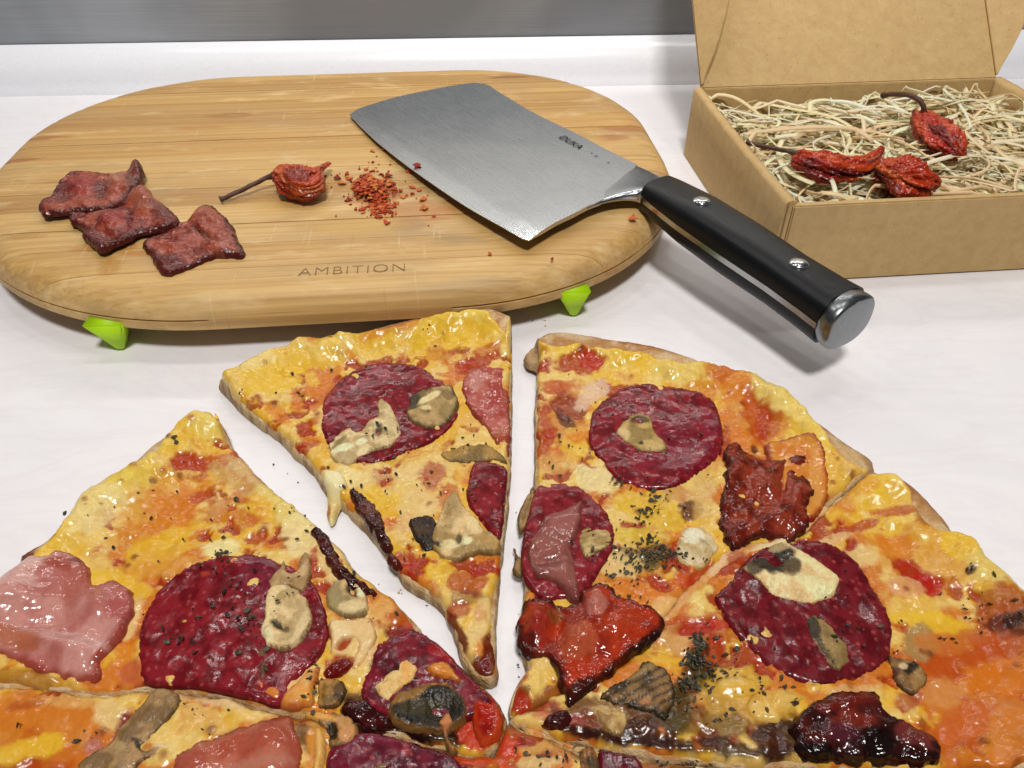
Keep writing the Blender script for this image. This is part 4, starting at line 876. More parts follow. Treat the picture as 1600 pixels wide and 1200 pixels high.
patch('bacon', [(1236, 1132), (1250, 1112), (1270, 1096), (1286, 1090), (1305, 1081), (1332, 1075), (1358, 1076), (1376, 1088), (1386, 1112), (1425, 1130), (1450, 1145), (1468, 1164), (1466, 1186), (1440, 1190), (1360, 1188), (1290, 1186), (1252, 1176), (1238, 1156)], ZP, H, M['bacon'], root, org, base='#4c1612', second='#2e0d0a', sec_size=0.008, edge='#240808', edge_w=0.003, sink=0.001, sharp=0.0009, lift=0.0022, th=0.0018, amp=0.002, size=0.008, jg=0.0006,
      bumps=[(1320, 1105, 50, 14, -10, .002), (1300, 1150, 40, 20, 0, .0015), (1430, 1160, 30, 16, 30, .002)], dabs=[(1320, 1105, 50, 16, -10, '#701c14', .8), (1330, 1130, 40, 12, 0, '#8a3020', .6), (1300, 1150, 36, 18, 0, '#5c2430', .6), (1430, 1150, 34, 20, 20, '#7c3430', .7), (1260, 1175, 60, 16, 0, '#0e0606', .9), (1370, 1165, 26, 26, 0, '#120606', .9)])
patch('cheese_strand', [(1300, 786), (1272, 812), (1230, 846), (1185, 858), (1150, 868), (1115, 900), (1080, 935), (1050, 965), (1040, 960), (1066, 922), (1102, 888), (1136, 854), (1180, 840), (1224, 832), (1266, 799), (1292, 780)], ZP, H, M['cheese'], root, org, base='#dcb482', second='#cf8f4a', sec_size=0.008, lift=0.0003, th=0.0004, sink=0.0006, dabs=[(1150, 862, 16, 14, 0, '#a83a20', .7), (1200, 848, 30, 8, -15, '#e6d2a4', .8)])
flakes(root, org, H, [(1093, 1005, 6, 10, 40), (1085, 1030, 10, 8, 40), (1110, 1045, 26, 10, 50), (1082, 1068, 10, 8, 26), (1060, 1090, 20, 20, 30), (1150, 1090, 40, 25, 26), (1225, 1065, 6, 6, 6), (1244, 1095, 4, 3, 5), (1330, 985, 40, 30, 20, .003), (1480, 995, 6, 3, 6), (1560, 960, 40, 20, 16), (1510, 900, 4, 3, 6), (1140, 1020, 30, 20, 16), (1130, 980, 30, 14, 8)], 5)

patch('sauce_piece', [(845, 1126), (868, 1106), (888, 1104), (894, 1124), (880, 1138), (858, 1134)], ZP, H, M['bacon'], root, org, base='#5c100c', second='#3a0a0a', lift=0.0014, th=0.001, amp=0.001)
patch('cheese_strand', [(1190, 1075), (1225, 1070), (1270, 1078), (1262, 1092), (1235, 1112), (1215, 1125), (1180, 1120), (1165, 1095)], ZP, H, M['cheese'], root, org, base='#cc9a3a', second='#d8b05a', lift=0.001, th=0.0008, sink=0.0012)
patch('cheese_strand', [(1120, 1052), (1150, 1045), (1185, 1055), (1192, 1072), (1170, 1088), (1135, 1085), (1118, 1070)], ZP, H, M['cheese'], root, org, base='#d4a640', second='#dcb868', lift=0.0012, th=0.0009, sink=0.0012)

# --- slices along the bottom of the picture, running on under the camera
CEN = np.array([0.0, 0.0985]); RAD = 0.163


def arc(a0, a1, r, n=14):
    return [tuple(CEN + r * np.array([math.cos(R(a)), math.sin(R(a))])) for a in np.linspace(a0, a1, n)]


lower_left = PP([(0, 1066), (100, 1072), (180, 1076), (240, 1069), (330, 1080), (400, 1097), (462, 1110), (500, 1115), (555, 1136), (612, 1140), (675, 1158), (730, 1171), (765, 1172), (782, 1180)], ZP)
tipw = P(786, 1190, ZP)
root, org, H = make_slice('pizza_slice', 'pizza slice in the bottom left corner with orange cheese and a grey mushroom',
    [(-0.158, 0.1035)] + arc(186, 226, 0.166)[1:], [arc(186, 226, 0.166)[-1], (-0.06, 0.035), tipw] + lower_left[::-1] + [(-0.158, 0.1035)],
    [(-0.15, 0.1030)] + arc(188, 225, 0.156)[1:], 0.75, 0.25,
    [(620, 1170, 180, 36, 8, '#4c0c0e', .85), (60, 1130, 130, 60, 0, '#c4691c', .8), (60, 1110, 90, 30, 10, '#cf7a28', .8), (30, 1170, 60, 20, -20, YEL, .8), (90, 1090, 60, 14, 0, '#d9a056', .8), (40, 1095, 40, 8, -10, '#a84a1e', .7), (170, 1100, 24, 30, 20, CRM, .8), (185, 1130, 8, 22, 25, '#7c1a18', .95), (140, 1160, 14, 10, -30, '#b06a5a', .8), (310, 1115, 45, 24, 20, '#d8ab56', .9), (340, 1090, 60, 10, 12, '#dcb884', .9), (250, 1080, 60, 9, 5, '#c08a4c', .6), (60, 1195, 40, 12, 0, DOR, .7), (420, 1105, 50, 8, 12, '#8a5028', .7), (500, 1160, 20, 30, 0, '#d08a34', .9), (480, 1200, 20, 20, 0, '#c88030', .8), (740, 1180, 50, 14, 0, '#c8421c', .9), (700, 1195, 40, 12, 0, '#5a1014', .8), (650, 1145, 60, 6, 8, '#1a0808', .9)], seed=500, res=0.0009)  # broad dark red dab paints shade over the right-hand part
patch('mushroom', [(120, 1194), (150, 1170), (173, 1154), (180, 1135), (193, 1120), (208, 1105), (226, 1089), (250, 1073), (270, 1075), (283, 1084), (281, 1100), (266, 1120), (250, 1137), (236, 1152), (258, 1154), (260, 1166), (236, 1182), (212, 1196), (190, 1230), (120, 1225)], ZP, H, M['mushroom'], root, org, **{**MUSH, 'base': '#9a7c56', 'second': '#70593c', 'edge': '#4a3a24'}, lift=0.0015, th=0.0011, dabs=[(222, 1166, 12, 7, 20, '#1c1810', .9), (246, 1158, 14, 7, -10, '#cdb89a', .9), (210, 1155, 6, 4, 0, '#1a1a10', .8), (185, 1165, 12, 10, 0, '#a08a5e', .7), (278, 1090, 10, 8, 0, '#4c3a20', .7)], bumps=[(226, 1166, 10, 6, 0, -.002)])
patch('ham', [(268, 1180), (300, 1158), (345, 1138), (400, 1121), (440, 1112), (460, 1116), (468, 1145), (473, 1180), (462, 1215), (400, 1260), (270, 1240)], ZP, H, M['ham'], root, org, base='#a85240', second='#b96a54', edge='#8a3a24', sink=0.0018, sharp=0.0009, lift=0.0018, th=0.0014, amp=0.0008, size=0.01, bumps=[(420, 1170, 30, 40, 0, .0015)], dabs=[(400, 1160, 60, 20, -10, '#a84a34', .7), (400, 1195, 60, 10, -10, '#b87864', .7)])
patch('salami', [(504, 1210), (512, 1168), (540, 1149), (570, 1139), (610, 1144), (650, 1156), (690, 1168), (716, 1185), (726, 1215), (700, 1260), (600, 1290), (500, 1260)], ZP, H, M['salami'], root, org, **{**SAL, 'base': '#520d1e', 'second': '#6e1428'}, dabs=[(590, 1150, 30, 12, 10, '#7c1c34', .6), (632, 1170, 7, 10, 0, '#a8484a', .7)])
patch('mushroom', [(474, 1113), (490, 1109), (507, 1110), (530, 1113), (547, 1119), (558, 1134), (556, 1150), (548, 1160), (532, 1167), (513, 1165), (507, 1138), (490, 1124)], ZP, H, M['mushroom'], root, org, **{**MUSH, 'base': '#a87c4a', 'second': '#7c5a30'}, lift=0.0015, th=0.0010, dabs=[(518, 1142, 9, 14, -10, '#15110b', .95), (500, 1118, 20, 6, 10, '#cf9a4c', .8), (545, 1150, 12, 10, 0, '#b88458', .7)], bumps=[(518, 1142, 8, 12, 0, -.002)])
patch('cheese_strand', [(489, 1135), (503, 1132), (509, 1150), (508, 1180), (500, 1215), (486, 1215), (487, 1180)], ZP, H, M['cheese'], root, org, base='#d2923c', second='#dca85a', lift=0.0016, th=0.0016)
flakes(root, org, H, [(118, 1158, 4, 2, 6), (303, 1110, 5, 5, 3), (28, 1130, 2, 2, 2), (330, 1130, 30, 14, 5), (150, 1150, 20, 12, 4), (520, 1118, 14, 4, 6, .005)], 6, long=0.0016)

root, org, H = make_slice('pizza_slice', 'pizza slice showing only its red and yellow tip at the bottom middle',
    arc(231, 287, 0.166), [arc(231, 287, 0.166)[-1], (0.0225, 0.045), P(935, 1192, ZP), P(880, 1155, ZP), P(810, 1128, ZP), P(794, 1124, ZP), P(786, 1150, ZP), (-0.011, 0.078), (-0.055, 0.032), arc(231, 287, 0.166)[0]],
    arc(232, 286, 0.156), 0.6, 0.4,
    [(820, 1160, 90, 36, 0, '#8a1e0a', .85), (800, 1160, 20, 24, 0, '#c43a1a', .9), (850, 1160, 40, 12, -10, '#d09a4c', .9), (850, 1185, 40, 10, 0, '#dcb878', .9), (815, 1150, 12, 10, 0, '#7a1410', .7), (880, 1170, 20, 20, 0, '#c0803c', .8), (770, 1190, 30, 14, 0, '#c84a22', .9), (905, 1170, 14, 20, 0, '#6a3a1c', .8)], seed=600, res=0.0011)  # first dab: red sauce, kept dark as painted shade
patch('mushroom', [(905, 1172), (915, 1160), (928, 1165), (938, 1190), (934, 1220), (916, 1222), (906, 1200)], ZP, H, M['mushroom'], root, org, **{**MUSH, 'base': '#8c5c34', 'second': '#4c3a20'}, lift=0.0015, th=0.0010, lines=(915, 1165, 925, 1215, '#2a1c10', 8, .8))
flakes(root, org, H, [(870, 1180, 20, 8, 12), (830, 1175, 16, 6, 6)], 8)

root, org, H = make_slice('pizza_slice', 'dark pizza slice along the bottom right edge, most of it outside the picture',
    arc(292, 342, 0.168), [arc(292, 342, 0.168)[-1]] + PP([(1640, 1212), (1480, 1203), (1300, 1197), (1200, 1195), (1100, 1189), (1012, 1178), (930, 1161), (850, 1142), (812, 1125)], ZP)[::1] + [P(880, 1150, ZP), P(942, 1192, ZP), (0.028, 0.045), arc(292, 342, 0.168)[0]],
    arc(293, 341, 0.158), 0.5, 0.4,
    [(1050, 1190, 80, 8, 5, '#8a5a2c', .8), (1100, 1195, 60, 10, 0, '#6a2416', .8), (1200, 1205, 100, 10, 0, '#3a140e', .9)], seed=700, res=0.0011)
patch('salami', [(935, 1166), (960, 1168), (990, 1175), (1005, 1185), (1010, 1215), (980, 1250), (945, 1235)], ZP, H, M['salami'], root, org, **{**SAL, 'base': '#4a0c18', 'second': '#641226'})
flakes(root, org, H, [(1080, 1190, 40, 5, 14)], 9)

# ------------------------------------------------------------------ cured meat slices on the board
BZ = 0.0325
MEAT = dict(base='#74261a', second='#a2503a', sec_size=0.007, edge='#4c1610', edge_w=0.0035, lift=0.0010, th=0.0010, amp=0.0011, size=0.008, jg=0.0004, res=0.0007, fold=0.0018, fold_size=0.01, sharp=0.0008)


def meat(label, pts, **kw):
    w = PP(pts, BZ); c = np.array(w).mean(0)
    a = {**MEAT, **kw}
    lv = a.pop('level', 0.0)
    o = patch('bacon_piece', pts, BZ, lambda x, y: np.full(np.shape(x), 0.0301 + lv), M['cured'], None, (c[0], c[1], 0.0301), **a)
    o.location = (c[0], c[1], 0.0301)
    return tag(o, label, 'bacon', 'fried bacon pieces on the board')


meat('lowest piece of fried bacon on the board, nearest the AMBITION mark', [(220, 378), (240, 365), (262, 357), (280, 348), (294, 344), (305, 333), (316, 320), (331, 319), (341, 328), (355, 342), (367, 357), (372, 375), (382, 391), (375, 397), (350, 396), (325, 400), (290, 415), (260, 424), (245, 415), (236, 400)], dabs=[(325, 345, 26, 16, 20, '#a85a44', .7), (345, 380, 26, 14, -20, '#a85a44', .7), (285, 385, 30, 14, -20, '#96402e', .7), (262, 410, 22, 12, 0, '#5a1c16', .8), (318, 368, 24, 5, 40, '#4a1814', .7)], bumps=[(325, 340, 26, 16, 20, .0028), (345, 380, 28, 14, -20, .0028), (285, 385, 34, 14, -20, .002), (318, 366, 30, 5, 35, -.002)])
meat('middle piece of fried bacon on the board, overlapped by one and lying on another', [(107, 341), (122, 337), (150, 338), (170, 333), (185, 330), (200, 313), (212, 302), (225, 297), (238, 305), (243, 318), (265, 330), (279, 345), (277, 357), (252, 363), (220, 368), (192, 382), (162, 395), (147, 388), (130, 372), (128, 360), (115, 352)], level=0.0022, dabs=[(230, 320, 26, 22, 20, '#a45c44', .8), (185, 350, 30, 14, 0, '#96362e', .7), (150, 375, 24, 14, 20, '#561a14', .7), (255, 345, 20, 12, 20, '#6a342c', .7), (170, 335, 10, 3, 0, '#8a5a48', .8), (205, 345, 8, 14, 0, '#451612', .6)], bumps=[(228, 318, 24, 18, 20, .004), (185, 352, 36, 12, 0, .0025), (255, 345, 20, 10, 20, .002), (205, 338, 10, 20, 30, -.0015)])
meat('topmost piece of fried bacon at the far left of the board, its corner curled up', [(62, 332), (66, 322), (80, 317), (86, 303), (93, 294), (102, 285), (114, 276), (147, 275), (165, 278), (182, 281), (202, 275), (219, 267), (228, 275), (222, 288), (215, 299), (202, 313), (192, 321), (166, 332), (140, 333), (110, 336), (74, 341)], level=0.0028, dabs=[(135, 300, 30, 12, -5, '#9a3630', .8), (185, 290, 22, 12, -30, '#b06e54', .8), (210, 285, 10, 14, 20, '#6a3a30', .8), (100, 310, 24, 14, 0, '#5c1c18', .7), (160, 305, 12, 16, 20, '#561c14', .7)], bumps=[(135, 300, 36, 12, -5, .0025), (188, 292, 18, 12, -35, .0035), (219, 275, 12, 10, 0, .005), (165, 308, 10, 16, 20, -.0015)])

# ------------------------------------------------------------------ dried chilies
def tube(pts, rad, seg=10, name='stem', mat=None, parent=None, cols=None):
    p = [Vector(q) for q in pts]; V = []; F = []
    for i, q in enumerate(p):
        t = (p[min(i + 1, len(p) - 1)] - p[max(i - 1, 0)]).normalized()
        a = t.cross(Vector((0.13, 0.2, 1))).normalized(); b = t.cross(a)
        r = rad[i] if hasattr(rad, '__len__') else rad
        for k in range(seg):
            th = 6.28318 * k / seg; rr = r * (1 + 0.12 * math.sin(3 * th + i))
            V.append(q + a * rr * math.cos(th) + b * rr * math.sin(th))
    for i in range(len(p) - 1):
        for k in range(seg):
            F.append([i * seg + k, i * seg + (k + 1) % seg, (i + 1) * seg + (k + 1) % seg, (i + 1) * seg + k])
    F.append(list(range(seg))[::-1]); F.append([(len(p) - 1) * seg + k for k in range(seg)])
    return obj(name, mesh(name, V, F, True), mat, parent)


def spline3(pts, n):
    p = [np.array(q, float) for q in pts]; out = []
    for i in range(len(p) - 1):
        a, b, c, d = p[max(i - 1, 0)], p[i], p[i + 1], p[min(i + 2, len(p) - 1)]
        for t in np.arange(n) / n:
            out.append(0.5 * (2*b + (c-a)*t + (2*a-5*b+4*c-d)*t*t + (3*b-a-3*c+d)*t**3))
    out.append(p[-1]); return out


def chili(label, spine, radii, stem, group, flat=0.75, seed=0, c0='#8a1c12', c1='#4a0d0c', c2='#b03c1a', wr=0.28, srad=0.0011):
    """spine/stem: (px, py, z); one wrinkled body along the spine, stalk as a part"""
    sp = [(*P(a, b, z), z) for a, b, z in spine]
    base = Vector((float(np.mean([q[0] for q in sp])), float(np.mean([q[1] for q in sp])), min(q[2] - r * flat for q, r in zip(sp, radii))))
    root = thing('dried_chili', base, label, 'chili', group)
    sp = [np.array(q) - np.array(base) for q in sp]
    n = 22; pts = spline3(sp, n); rr = np.interp(np.linspace(0, len(radii) - 1, len(pts)), range(len(radii)), radii)
    # round off the ends
    m = len(pts); SEG = 96; V = []; F = []
    for i, q in enumerate(pts):
        t = pts[min(i + 1, m - 1)] - pts[max(i - 1, 0)]; t = t / (np.linalg.norm(t) + 1e-9)
        a = np.cross(t, (0, 0, 1)); a /= np.linalg.norm(a) + 1e-9; b = np.cross(a, t)
        for k in range(SEG):
            th = 2 * math.pi * k / SEG
            V.append(q + rr[i] * (a * math.cos(th) + flat * b * math.sin(th)))
    for i in range(m - 1):
        for k in range(SEG): F.append([i * SEG + k, i * SEG + (k + 1) % SEG, (i + 1) * SEG + (k + 1) % SEG, (i + 1) * SEG + k])
    F.append(list(range(SEG))[::-1]); F.append([(m - 1) * SEG + k for k in range(SEG)])
    V = np.array(V); I = np.repeat(np.arange(m), SEG); K = np.tile(np.arange(SEG), m)
    ax = np.array(pts)[I]
    A = K / SEG * 2 * math.pi; cu = np.cos(A); su = np.sin(A)
    al = I / m * 3
    nz = 1 - np.abs(2 * fbm(cu * 1.3 + al * 0.8 + 10, su * 1.3 + 5 + al * 0.5, 0.9, 3, seed) - 1) * 1.6
    nz2 = 1 - np.abs(2 * fbm(cu * 2.2 + 3 - al, su * 2.2 + al * 1.7, 0.6, 3, seed + 5) - 1) * 1.5
    lob = fbm(cu * 1.0 + 4, su + al * 1.2, 0.8, 2, seed + 9) - 0.5
    nz3 = 1 - np.abs(2 * fbm(cu * 4.2 + 3 + al * 2, su * 4.2 - al * 3.1, 0.6, 3, seed + 55) - 1) * 1.5
    s = 1 + wr * (-0.35 * np.clip(nz3, 0, 1) - 0.9 * np.clip(nz, 0, 1) - 0.4 * np.clip(nz2, 0, 1) + 0.35) + 0.5 * lob
    V = ax + (V - ax) * s[:, None]
    c = np.tile(C(c0), (len(V), 1))
    n1 = fbm(cu * 1.5 + al, su * 1.5 + al, 0.8, 4, seed + 13)
    mm = sstep(0.45, 0.62, n1)[:, None]; c = c * (1 - mm) + C(c1) * mm
    n2 = fbm(cu * 2 - al + 8, su * 2 + al, 0.7, 4, seed + 17)
    mm = sstep(0.52, 0.66, n2)[:, None] * 0.8; c = c * (1 - mm) + C(c2) * mm
    # darker red in the creases between the dried fruit's folds
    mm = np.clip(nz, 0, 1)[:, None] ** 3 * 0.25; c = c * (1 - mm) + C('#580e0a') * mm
    mm = (sstep(0.10, 0.0, al / 3) * 0.8)[:, None]; c = c * (1 - mm) + C('#4a3a1e') * mm
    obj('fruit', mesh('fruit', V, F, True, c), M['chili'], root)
    if stem:
        st = [(*P(a, b, z), z) for a, b, z in stem]; st = [np.array(q) - np.array(base) for q in st]
        q = spline3(st, 6); L = len(q)
        rad = [srad * (1.0 + 0.9 * max(0, 1 - i / 5) + 0.5 * max(0, 1 - (L - 1 - i) / 2)) for i in range(L)]
        tube(q, rad, 10, 'stem', M['stem'], root)
    return root


BT = 0.0305
chili('dried red chili with a long straight stalk lying on the chopping board', [(428, 272, .0375), (440, 272, .038), (462, 284, .0375), (478, 292, .037), (488, 284, .038), (494, 268, .0375), (503, 262, .036), (514, 255, .035)], [.0015, .0062, .0105, .0100, .0068, .0036, .0024, .0016],
      [(430, 273, .0375), (412, 280, .036), (390, 291, .0345), (365, 303, .033), (344, 312, .032)], 'dried red chilies', 0.68, 3, '#bc4018', '#86240e', '#d2662a', 0.34)
SZ = 0.036
chili('long dried red chili with its dark stalk pointing left in the straw', [(1243, 250, .040), (1252, 252, .041), (1278, 258, .042), (1305, 262, .042), (1335, 262, .042), (1358, 250, .043), (1372, 238, .045), (1379, 229, .047)], [.002, .0078, .0118, .0115, .0088, .0050, .0026, .0012],
      [(1247, 241, .042), (1230, 236, .042), (1205, 231, .041), (1180, 226, .040), (1167, 222, .040)], 'dried red chilies', 0.78, 21, '#b0260f', '#6a1014', '#cc4a16', 0.32, 0.0011)
chili('round dried red chili without a visible stalk, nearest the front wall of the box', [(1367, 270, .040), (1378, 270, .041), (1400, 274, .042), (1430, 282, .042), (1455, 285, .041), (1468, 287, .040)], [.002, .0098, .0135, .0130, .0080, .002], None, 'dried red chilies', 0.80, 33, '#b8340e', '#6e180c', '#d05a1a', 0.34)
chili('dried red chili in the box with its stalk arching up and back', [(1433, 180, .042), (1440, 186, .043), (1455, 202, .043), (1475, 222, .042), (1494, 236, .041), (1508, 244, .040)], [.002, .0085, .0118, .0118, .0085, .002],
      [(1442, 182, .045), (1443, 168, .050), (1436, 156, .053), (1420, 149, .053), (1400, 147, .050), (1380, 149, .046)], 'dried red chilies', 0.80, 47, '#b02812', '#701412', '#cc4a1a', 0.34, 0.0013)

# ------------------------------------------------------------------ chili flakes
def flake_mesh(r, L):
    n = r.randint(5, 8); V = []; h = L * r.uniform(0.08, 0.3); tx, ty = r.uniform(-.5, .5), r.uniform(-.5, .5)
    for i in range(n):
        a = 6.283 * i / n + r.uniform(-.3, .3); q = L / 2 * r.uniform(0.45, 1.0); e = r.uniform(0.5, 1.0)
        V.append((q * math.cos(a), q * e * math.sin(a), abs(q * math.cos(a) * tx + q * math.sin(a) * ty) + 0.0002))
    V.append((0, 0, h + 0.0002))
    k = len(V); V += [(x, y, max(z - 0.0004, 0)) for x, y, z in V]
    F = [[i, (i + 1) % n, n] for i in range(n)] + [[k + (i + 1) % n, k + i, k + n] for i in range(n)] + [[i, k + i, k + (i + 1) % n, (i + 1) % n] for i in range(n)]
    return V, F


FC = ['#a83a18', '#bc4c20', '#8a2812', '#c86430', '#b0441c', '#d07c40']
r = random.Random(5); V = []; F = []; CC = []
px0, py0 = 588, 303
hx, hy = P(px0, py0, 0.0305)
for i in range(560):
    g = r.random()
    if g < .62: a, b = r.gauss(584, 16), r.gauss(298, 13)
    elif g < .85: a, b = r.gauss(598, 11), r.gauss(324, 8)
    else: a, b = r.gauss(600, 40), r.gauss(295, 24)
    x, y = P(a, b, 0.0305)
    if a > 545 + (b - 173) * 1.33 - 14: continue
    d = math.hypot(x - hx, y - hy); z = 0.0302 + max(0, 0.006 * (1 - d / 0.012)) * r.random()
    L = r.choice((0.0012, 0.0018, 0.0026, 0.0036, 0.0048)) * r.uniform(0.85, 1.15) if g < .85 else r.uniform(0.0008, 0.002)
    v, f = flake_mesh(r, L); k = len(V); rz = r.uniform(0, 6.28); ca, sa = math.cos(rz), math.sin(rz); c = C(r.choice(FC))
    for q in v: V.append((x - hx + q[0] * ca - q[1] * sa, y - hy + q[0] * sa + q[1] * ca, z + q[2] - 0.0302)); CC.append(c)
    F += [[k + j for j in ff] for ff in f]
o = obj('chili_crumbs', mesh('chili_crumbs', V, F, False, np.array(CC)), M['flake'], None, (hx, hy, 0.0302))
tag(o, 'small heap of crushed red chili on the board beside the cleaver edge', 'chili flakes', kind='stuff')
LOOSE = [(527, 279, .0055), (542, 272, .0045), (508, 275, .0035), (582, 236, .0045), (600, 234, .006), (607, 275, .0065), (640, 268, .005), (655, 296, .004), (660, 312, .0055), (663, 325, .0065), (678, 337, .0035), (630, 307, .006), (645, 293, .005), (556, 327, .003), (766, 396, .003), (863, 404, .0025), (525, 337, .002), (989, 341, .006)]
for a, b, L in LOOSE:
    v, f = flake_mesh(r, L); x, y = P(a, b, 0.0305)
    c = C(r.choice(FC)) * r.uniform(.85, 1.15)
    o = obj('chili_flake', mesh('chili_flake', v, f, False, np.tile(c, (len(v), 1))), M['flake'], None, (x, y, 0.0303 if b < 380 else 0.0301)); o.rotation_euler = (0, 0, r.uniform(0, 6))
    tag(o, {(989, 341): 'red chili flake under the bolster of the cleaver', (766, 396): 'tiny chili crumb alone below the heel of the cleaver blade', (863, 404): 'tiny chili crumb farthest right on the front of the board', (527, 279): 'chili flake just below the tip of the whole chili', (582, 236): 'left one of two chili flakes at the back, by the blade edge', (640, 268): 'red chili flake against the cleaver edge beside the crushed heap', (660, 312): 'upper of two red chili flakes between the crushed heap and the blade', (663, 325): 'lower of two red chili flakes between the crushed heap and the blade', (600, 234): 'right one of two chili flakes at the back, touching the blade edge'}.get((a, b), 'loose red chili flake scattered on the board around the crushed heap'), 'chili flake', 'loose chili flakes')

# ------------------------------------------------------------------ cleaver
CX = Vector((*P(825, 383, 0.032), 0.0))            # heel of the blade
ax2 = np.array([0.543, -0.840]); bx2 = np.array([0.840, 0.543])      # towards the handle, towards the spine


def zc(x, y):
    a = (np.asarray(x) - CX[0]) * ax2[0] + (np.asarray(y) - CX[1]) * ax2[1]
    return 0.0318 + 0.0046 * np.clip((a + 0.19) / 0.17, 0, 1.05) - np.clip(a, 0, 1) * 0.028


BZc = 0.0345
cleaver = thing('cleaver', (CX[0], CX[1], 0.030), 'broad steel cleaver with a black riveted handle lying across the right end of the board', 'cleaver')
co_ = np.array([CX[0], CX[1], 0.030])
steel = brushed('blade_steel', '#c3c6c9', '#c8cbcc', 0.28, (45, 1700, 1700), (30, '#a9afb2', 0.3), bmp=0.000004)
# orient the grain along the blade by giving the blade its own rotated frame
ang = math.atan2(ax2[1], ax2[0])
cleaver.rotation_euler = (0, 0, ang)
RZ = np.array([[math.cos(-ang), -math.sin(-ang), 0], [math.sin(-ang), math.cos(-ang), 0], [0, 0, 1]])


def loc(v): return (np.asarray(v) - co_) @ RZ.T


def curve_px(pts, z, n, smooth=True):
    w = catmull(PP(pts, z), 0.0008, False) if smooth else np.array(PP(pts, z))
    L = np.concatenate([[0], np.cumsum(np.hypot(*np.diff(w, axis=0).T))]); t = np.linspace(0, L[-1], n)
    return np.stack([np.interp(t, L, w[:, 0]), np.interp(t, L, w[:, 1])], 1)


nu, nv = 70, 40
bot = curve_px([(545, 173), (560, 190), (590, 220), (645, 266), (725, 325), (800, 371), (818, 381), (826, 383)], BZc, nu)
top = curve_px([(738, 126), (752, 127), (764, 131), (775, 139), (800, 156), (840, 181), (900, 213), (950, 242), (995, 266)], BZc, nu)
lef = curve_px([(545, 173), (560, 165), (620, 147), (700, 131), (738, 126)], BZc, nv)
rig = curve_px([(826, 383), (845, 371), (870, 356), (895, 344), (917, 332), (939, 323), (952, 313), (977, 284), (995, 266)], BZc, nv)
U = np.linspace(0, 1, nu)[:, None, None]; Vv = np.linspace(0, 1, nv)[None, :, None]
S = (1 - Vv) * bot[:, None] + Vv * top[:, None] + (1 - U) * lef[None] + U * rig[None] - ((1-U)*(1-Vv)*bot[0] + U*(1-Vv)*bot[-1] + (1-U)*Vv*top[0] + U*Vv*top[-1])
vv = np.linspace(0, 1, nv)
half = np.interp(vv, [0, 0.02, 0.10, 1], [0.00015, 0.0003, 0.0009, 0.00135])
zz = zc(S[..., 0], S[..., 1])
V = []; F = []
for sgn in (1, -1):
    for i in range(nu):
        for j in range(nv): V.append(loc((S[i, j, 0], S[i, j, 1], zz[i, j] + sgn * half[j])))
idx = lambda s, i, j: s * nu * nv + i * nv + j
for i in range(nu - 1):
    for j in range(nv - 1):
        F.append([idx(0, i, j), idx(0, i + 1, j), idx(0, i + 1, j + 1), idx(0, i, j + 1)])
        F.append([idx(1, i, j), idx(1, i, j + 1), idx(1, i + 1, j + 1), idx(1, i + 1, j)])
for i in range(nu - 1):
    F.append([idx(0, i, 0), idx(1, i, 0), idx(1, i + 1, 0), idx(0, i + 1, 0)]); F.append([idx(0, i + 1, nv - 1), idx(1, i + 1, nv - 1), idx(1, i, nv - 1), idx(0, i, nv - 1)])
for j in range(nv - 1):
    F.append([idx(0, 0, j + 1), idx(1, 0, j + 1), idx(1, 0, j), idx(0, 0, j)]); F.append([idx(0, nu - 1, j), idx(1, nu - 1, j), idx(1, nu - 1, j + 1), idx(0, nu - 1, j + 1)])
me = mesh('blade', V, F, True); me.set_sharp_from_angle(angle=R(30)); blade = obj('blade', me, steel, cleaver)

# bolster: thin at the blade, opening into the oval of the handle
HW0, HT0 = 0.0098, 0.0078
hA = np.array([*P(1026, 304, 0.036)]); hB = np.array([*P(1326, 505, 0.0285)])
hdir = (hB - hA) / np.linalg.norm(hB - hA); hper = np.array([-hdir[1], hdir[0]])
if hper @ bx2 < 0: hper = -hper
zA, zB = float(zc(*hA)), 0.0290
polish = brushed('polished_steel', '#a9acae', '#b6b9bb', 0.22, (60, 900, 900), bmp=0.0000008)
lo = curve_px([(918, 332), (935, 324), (955, 317), (977, 312), (995, 311), (1011, 318)], BZc, 22)
up = curve_px([(995, 266), (1006, 270), (1018, 275), (1032, 282), (1043, 289)], BZc, 22)
endL, endU = hA - hper * HW0, hA + hper * HW0
SEG = 40; V = []; F = []
for i in range(22):
    s = i / 21; k = s ** 2 * (3 - 2 * s)
    l = lo[i] * (1 - k) + (lo[i] * 0 + endL) * k; u_ = up[i] * (1 - k) + endU * k
    mid = (l + u_) / 2; hv = (u_ - l) / 2; th = 0.0013 + (HT0 - 0.0013) * s ** 1.7
    z0 = float(zc(*mid)) * (1 - s) + zA * s
    for q in range(SEG):
        a = 2 * math.pi * q / SEG; e = 0.75
        cu = math.copysign(abs(math.cos(a)) ** e, math.cos(a)); su = math.copysign(abs(math.sin(a)) ** e, math.sin(a))
        p = mid + hv * cu; V.append(loc((p[0], p[1], z0 + th * su)))
for i in range(21):
    for q in range(SEG): F.append([i * SEG + q, i * SEG + (q + 1) % SEG, (i + 1) * SEG + (q + 1) % SEG, (i + 1) * SEG + q])
F.append(list(range(SEG))[::-1]); F.append([21 * SEG + q for q in range(SEG)])
me = mesh('bolster', V, F, True); me.set_sharp_from_angle(angle=R(50)); obj('bolster', me, polish, cleaver)


def hprof(s):
    w = np.interp(s, [0, .06, .25, .5, .75, .92, 1], [.0098, .0106, .0122, .0124, .0118, .0124, .0130])
    t = np.interp(s, [0, .06, .25, .5, .75, .92, 1], [.0078, .0086, .0102, .0106, .0100, .0102, .0106])
    return w, t


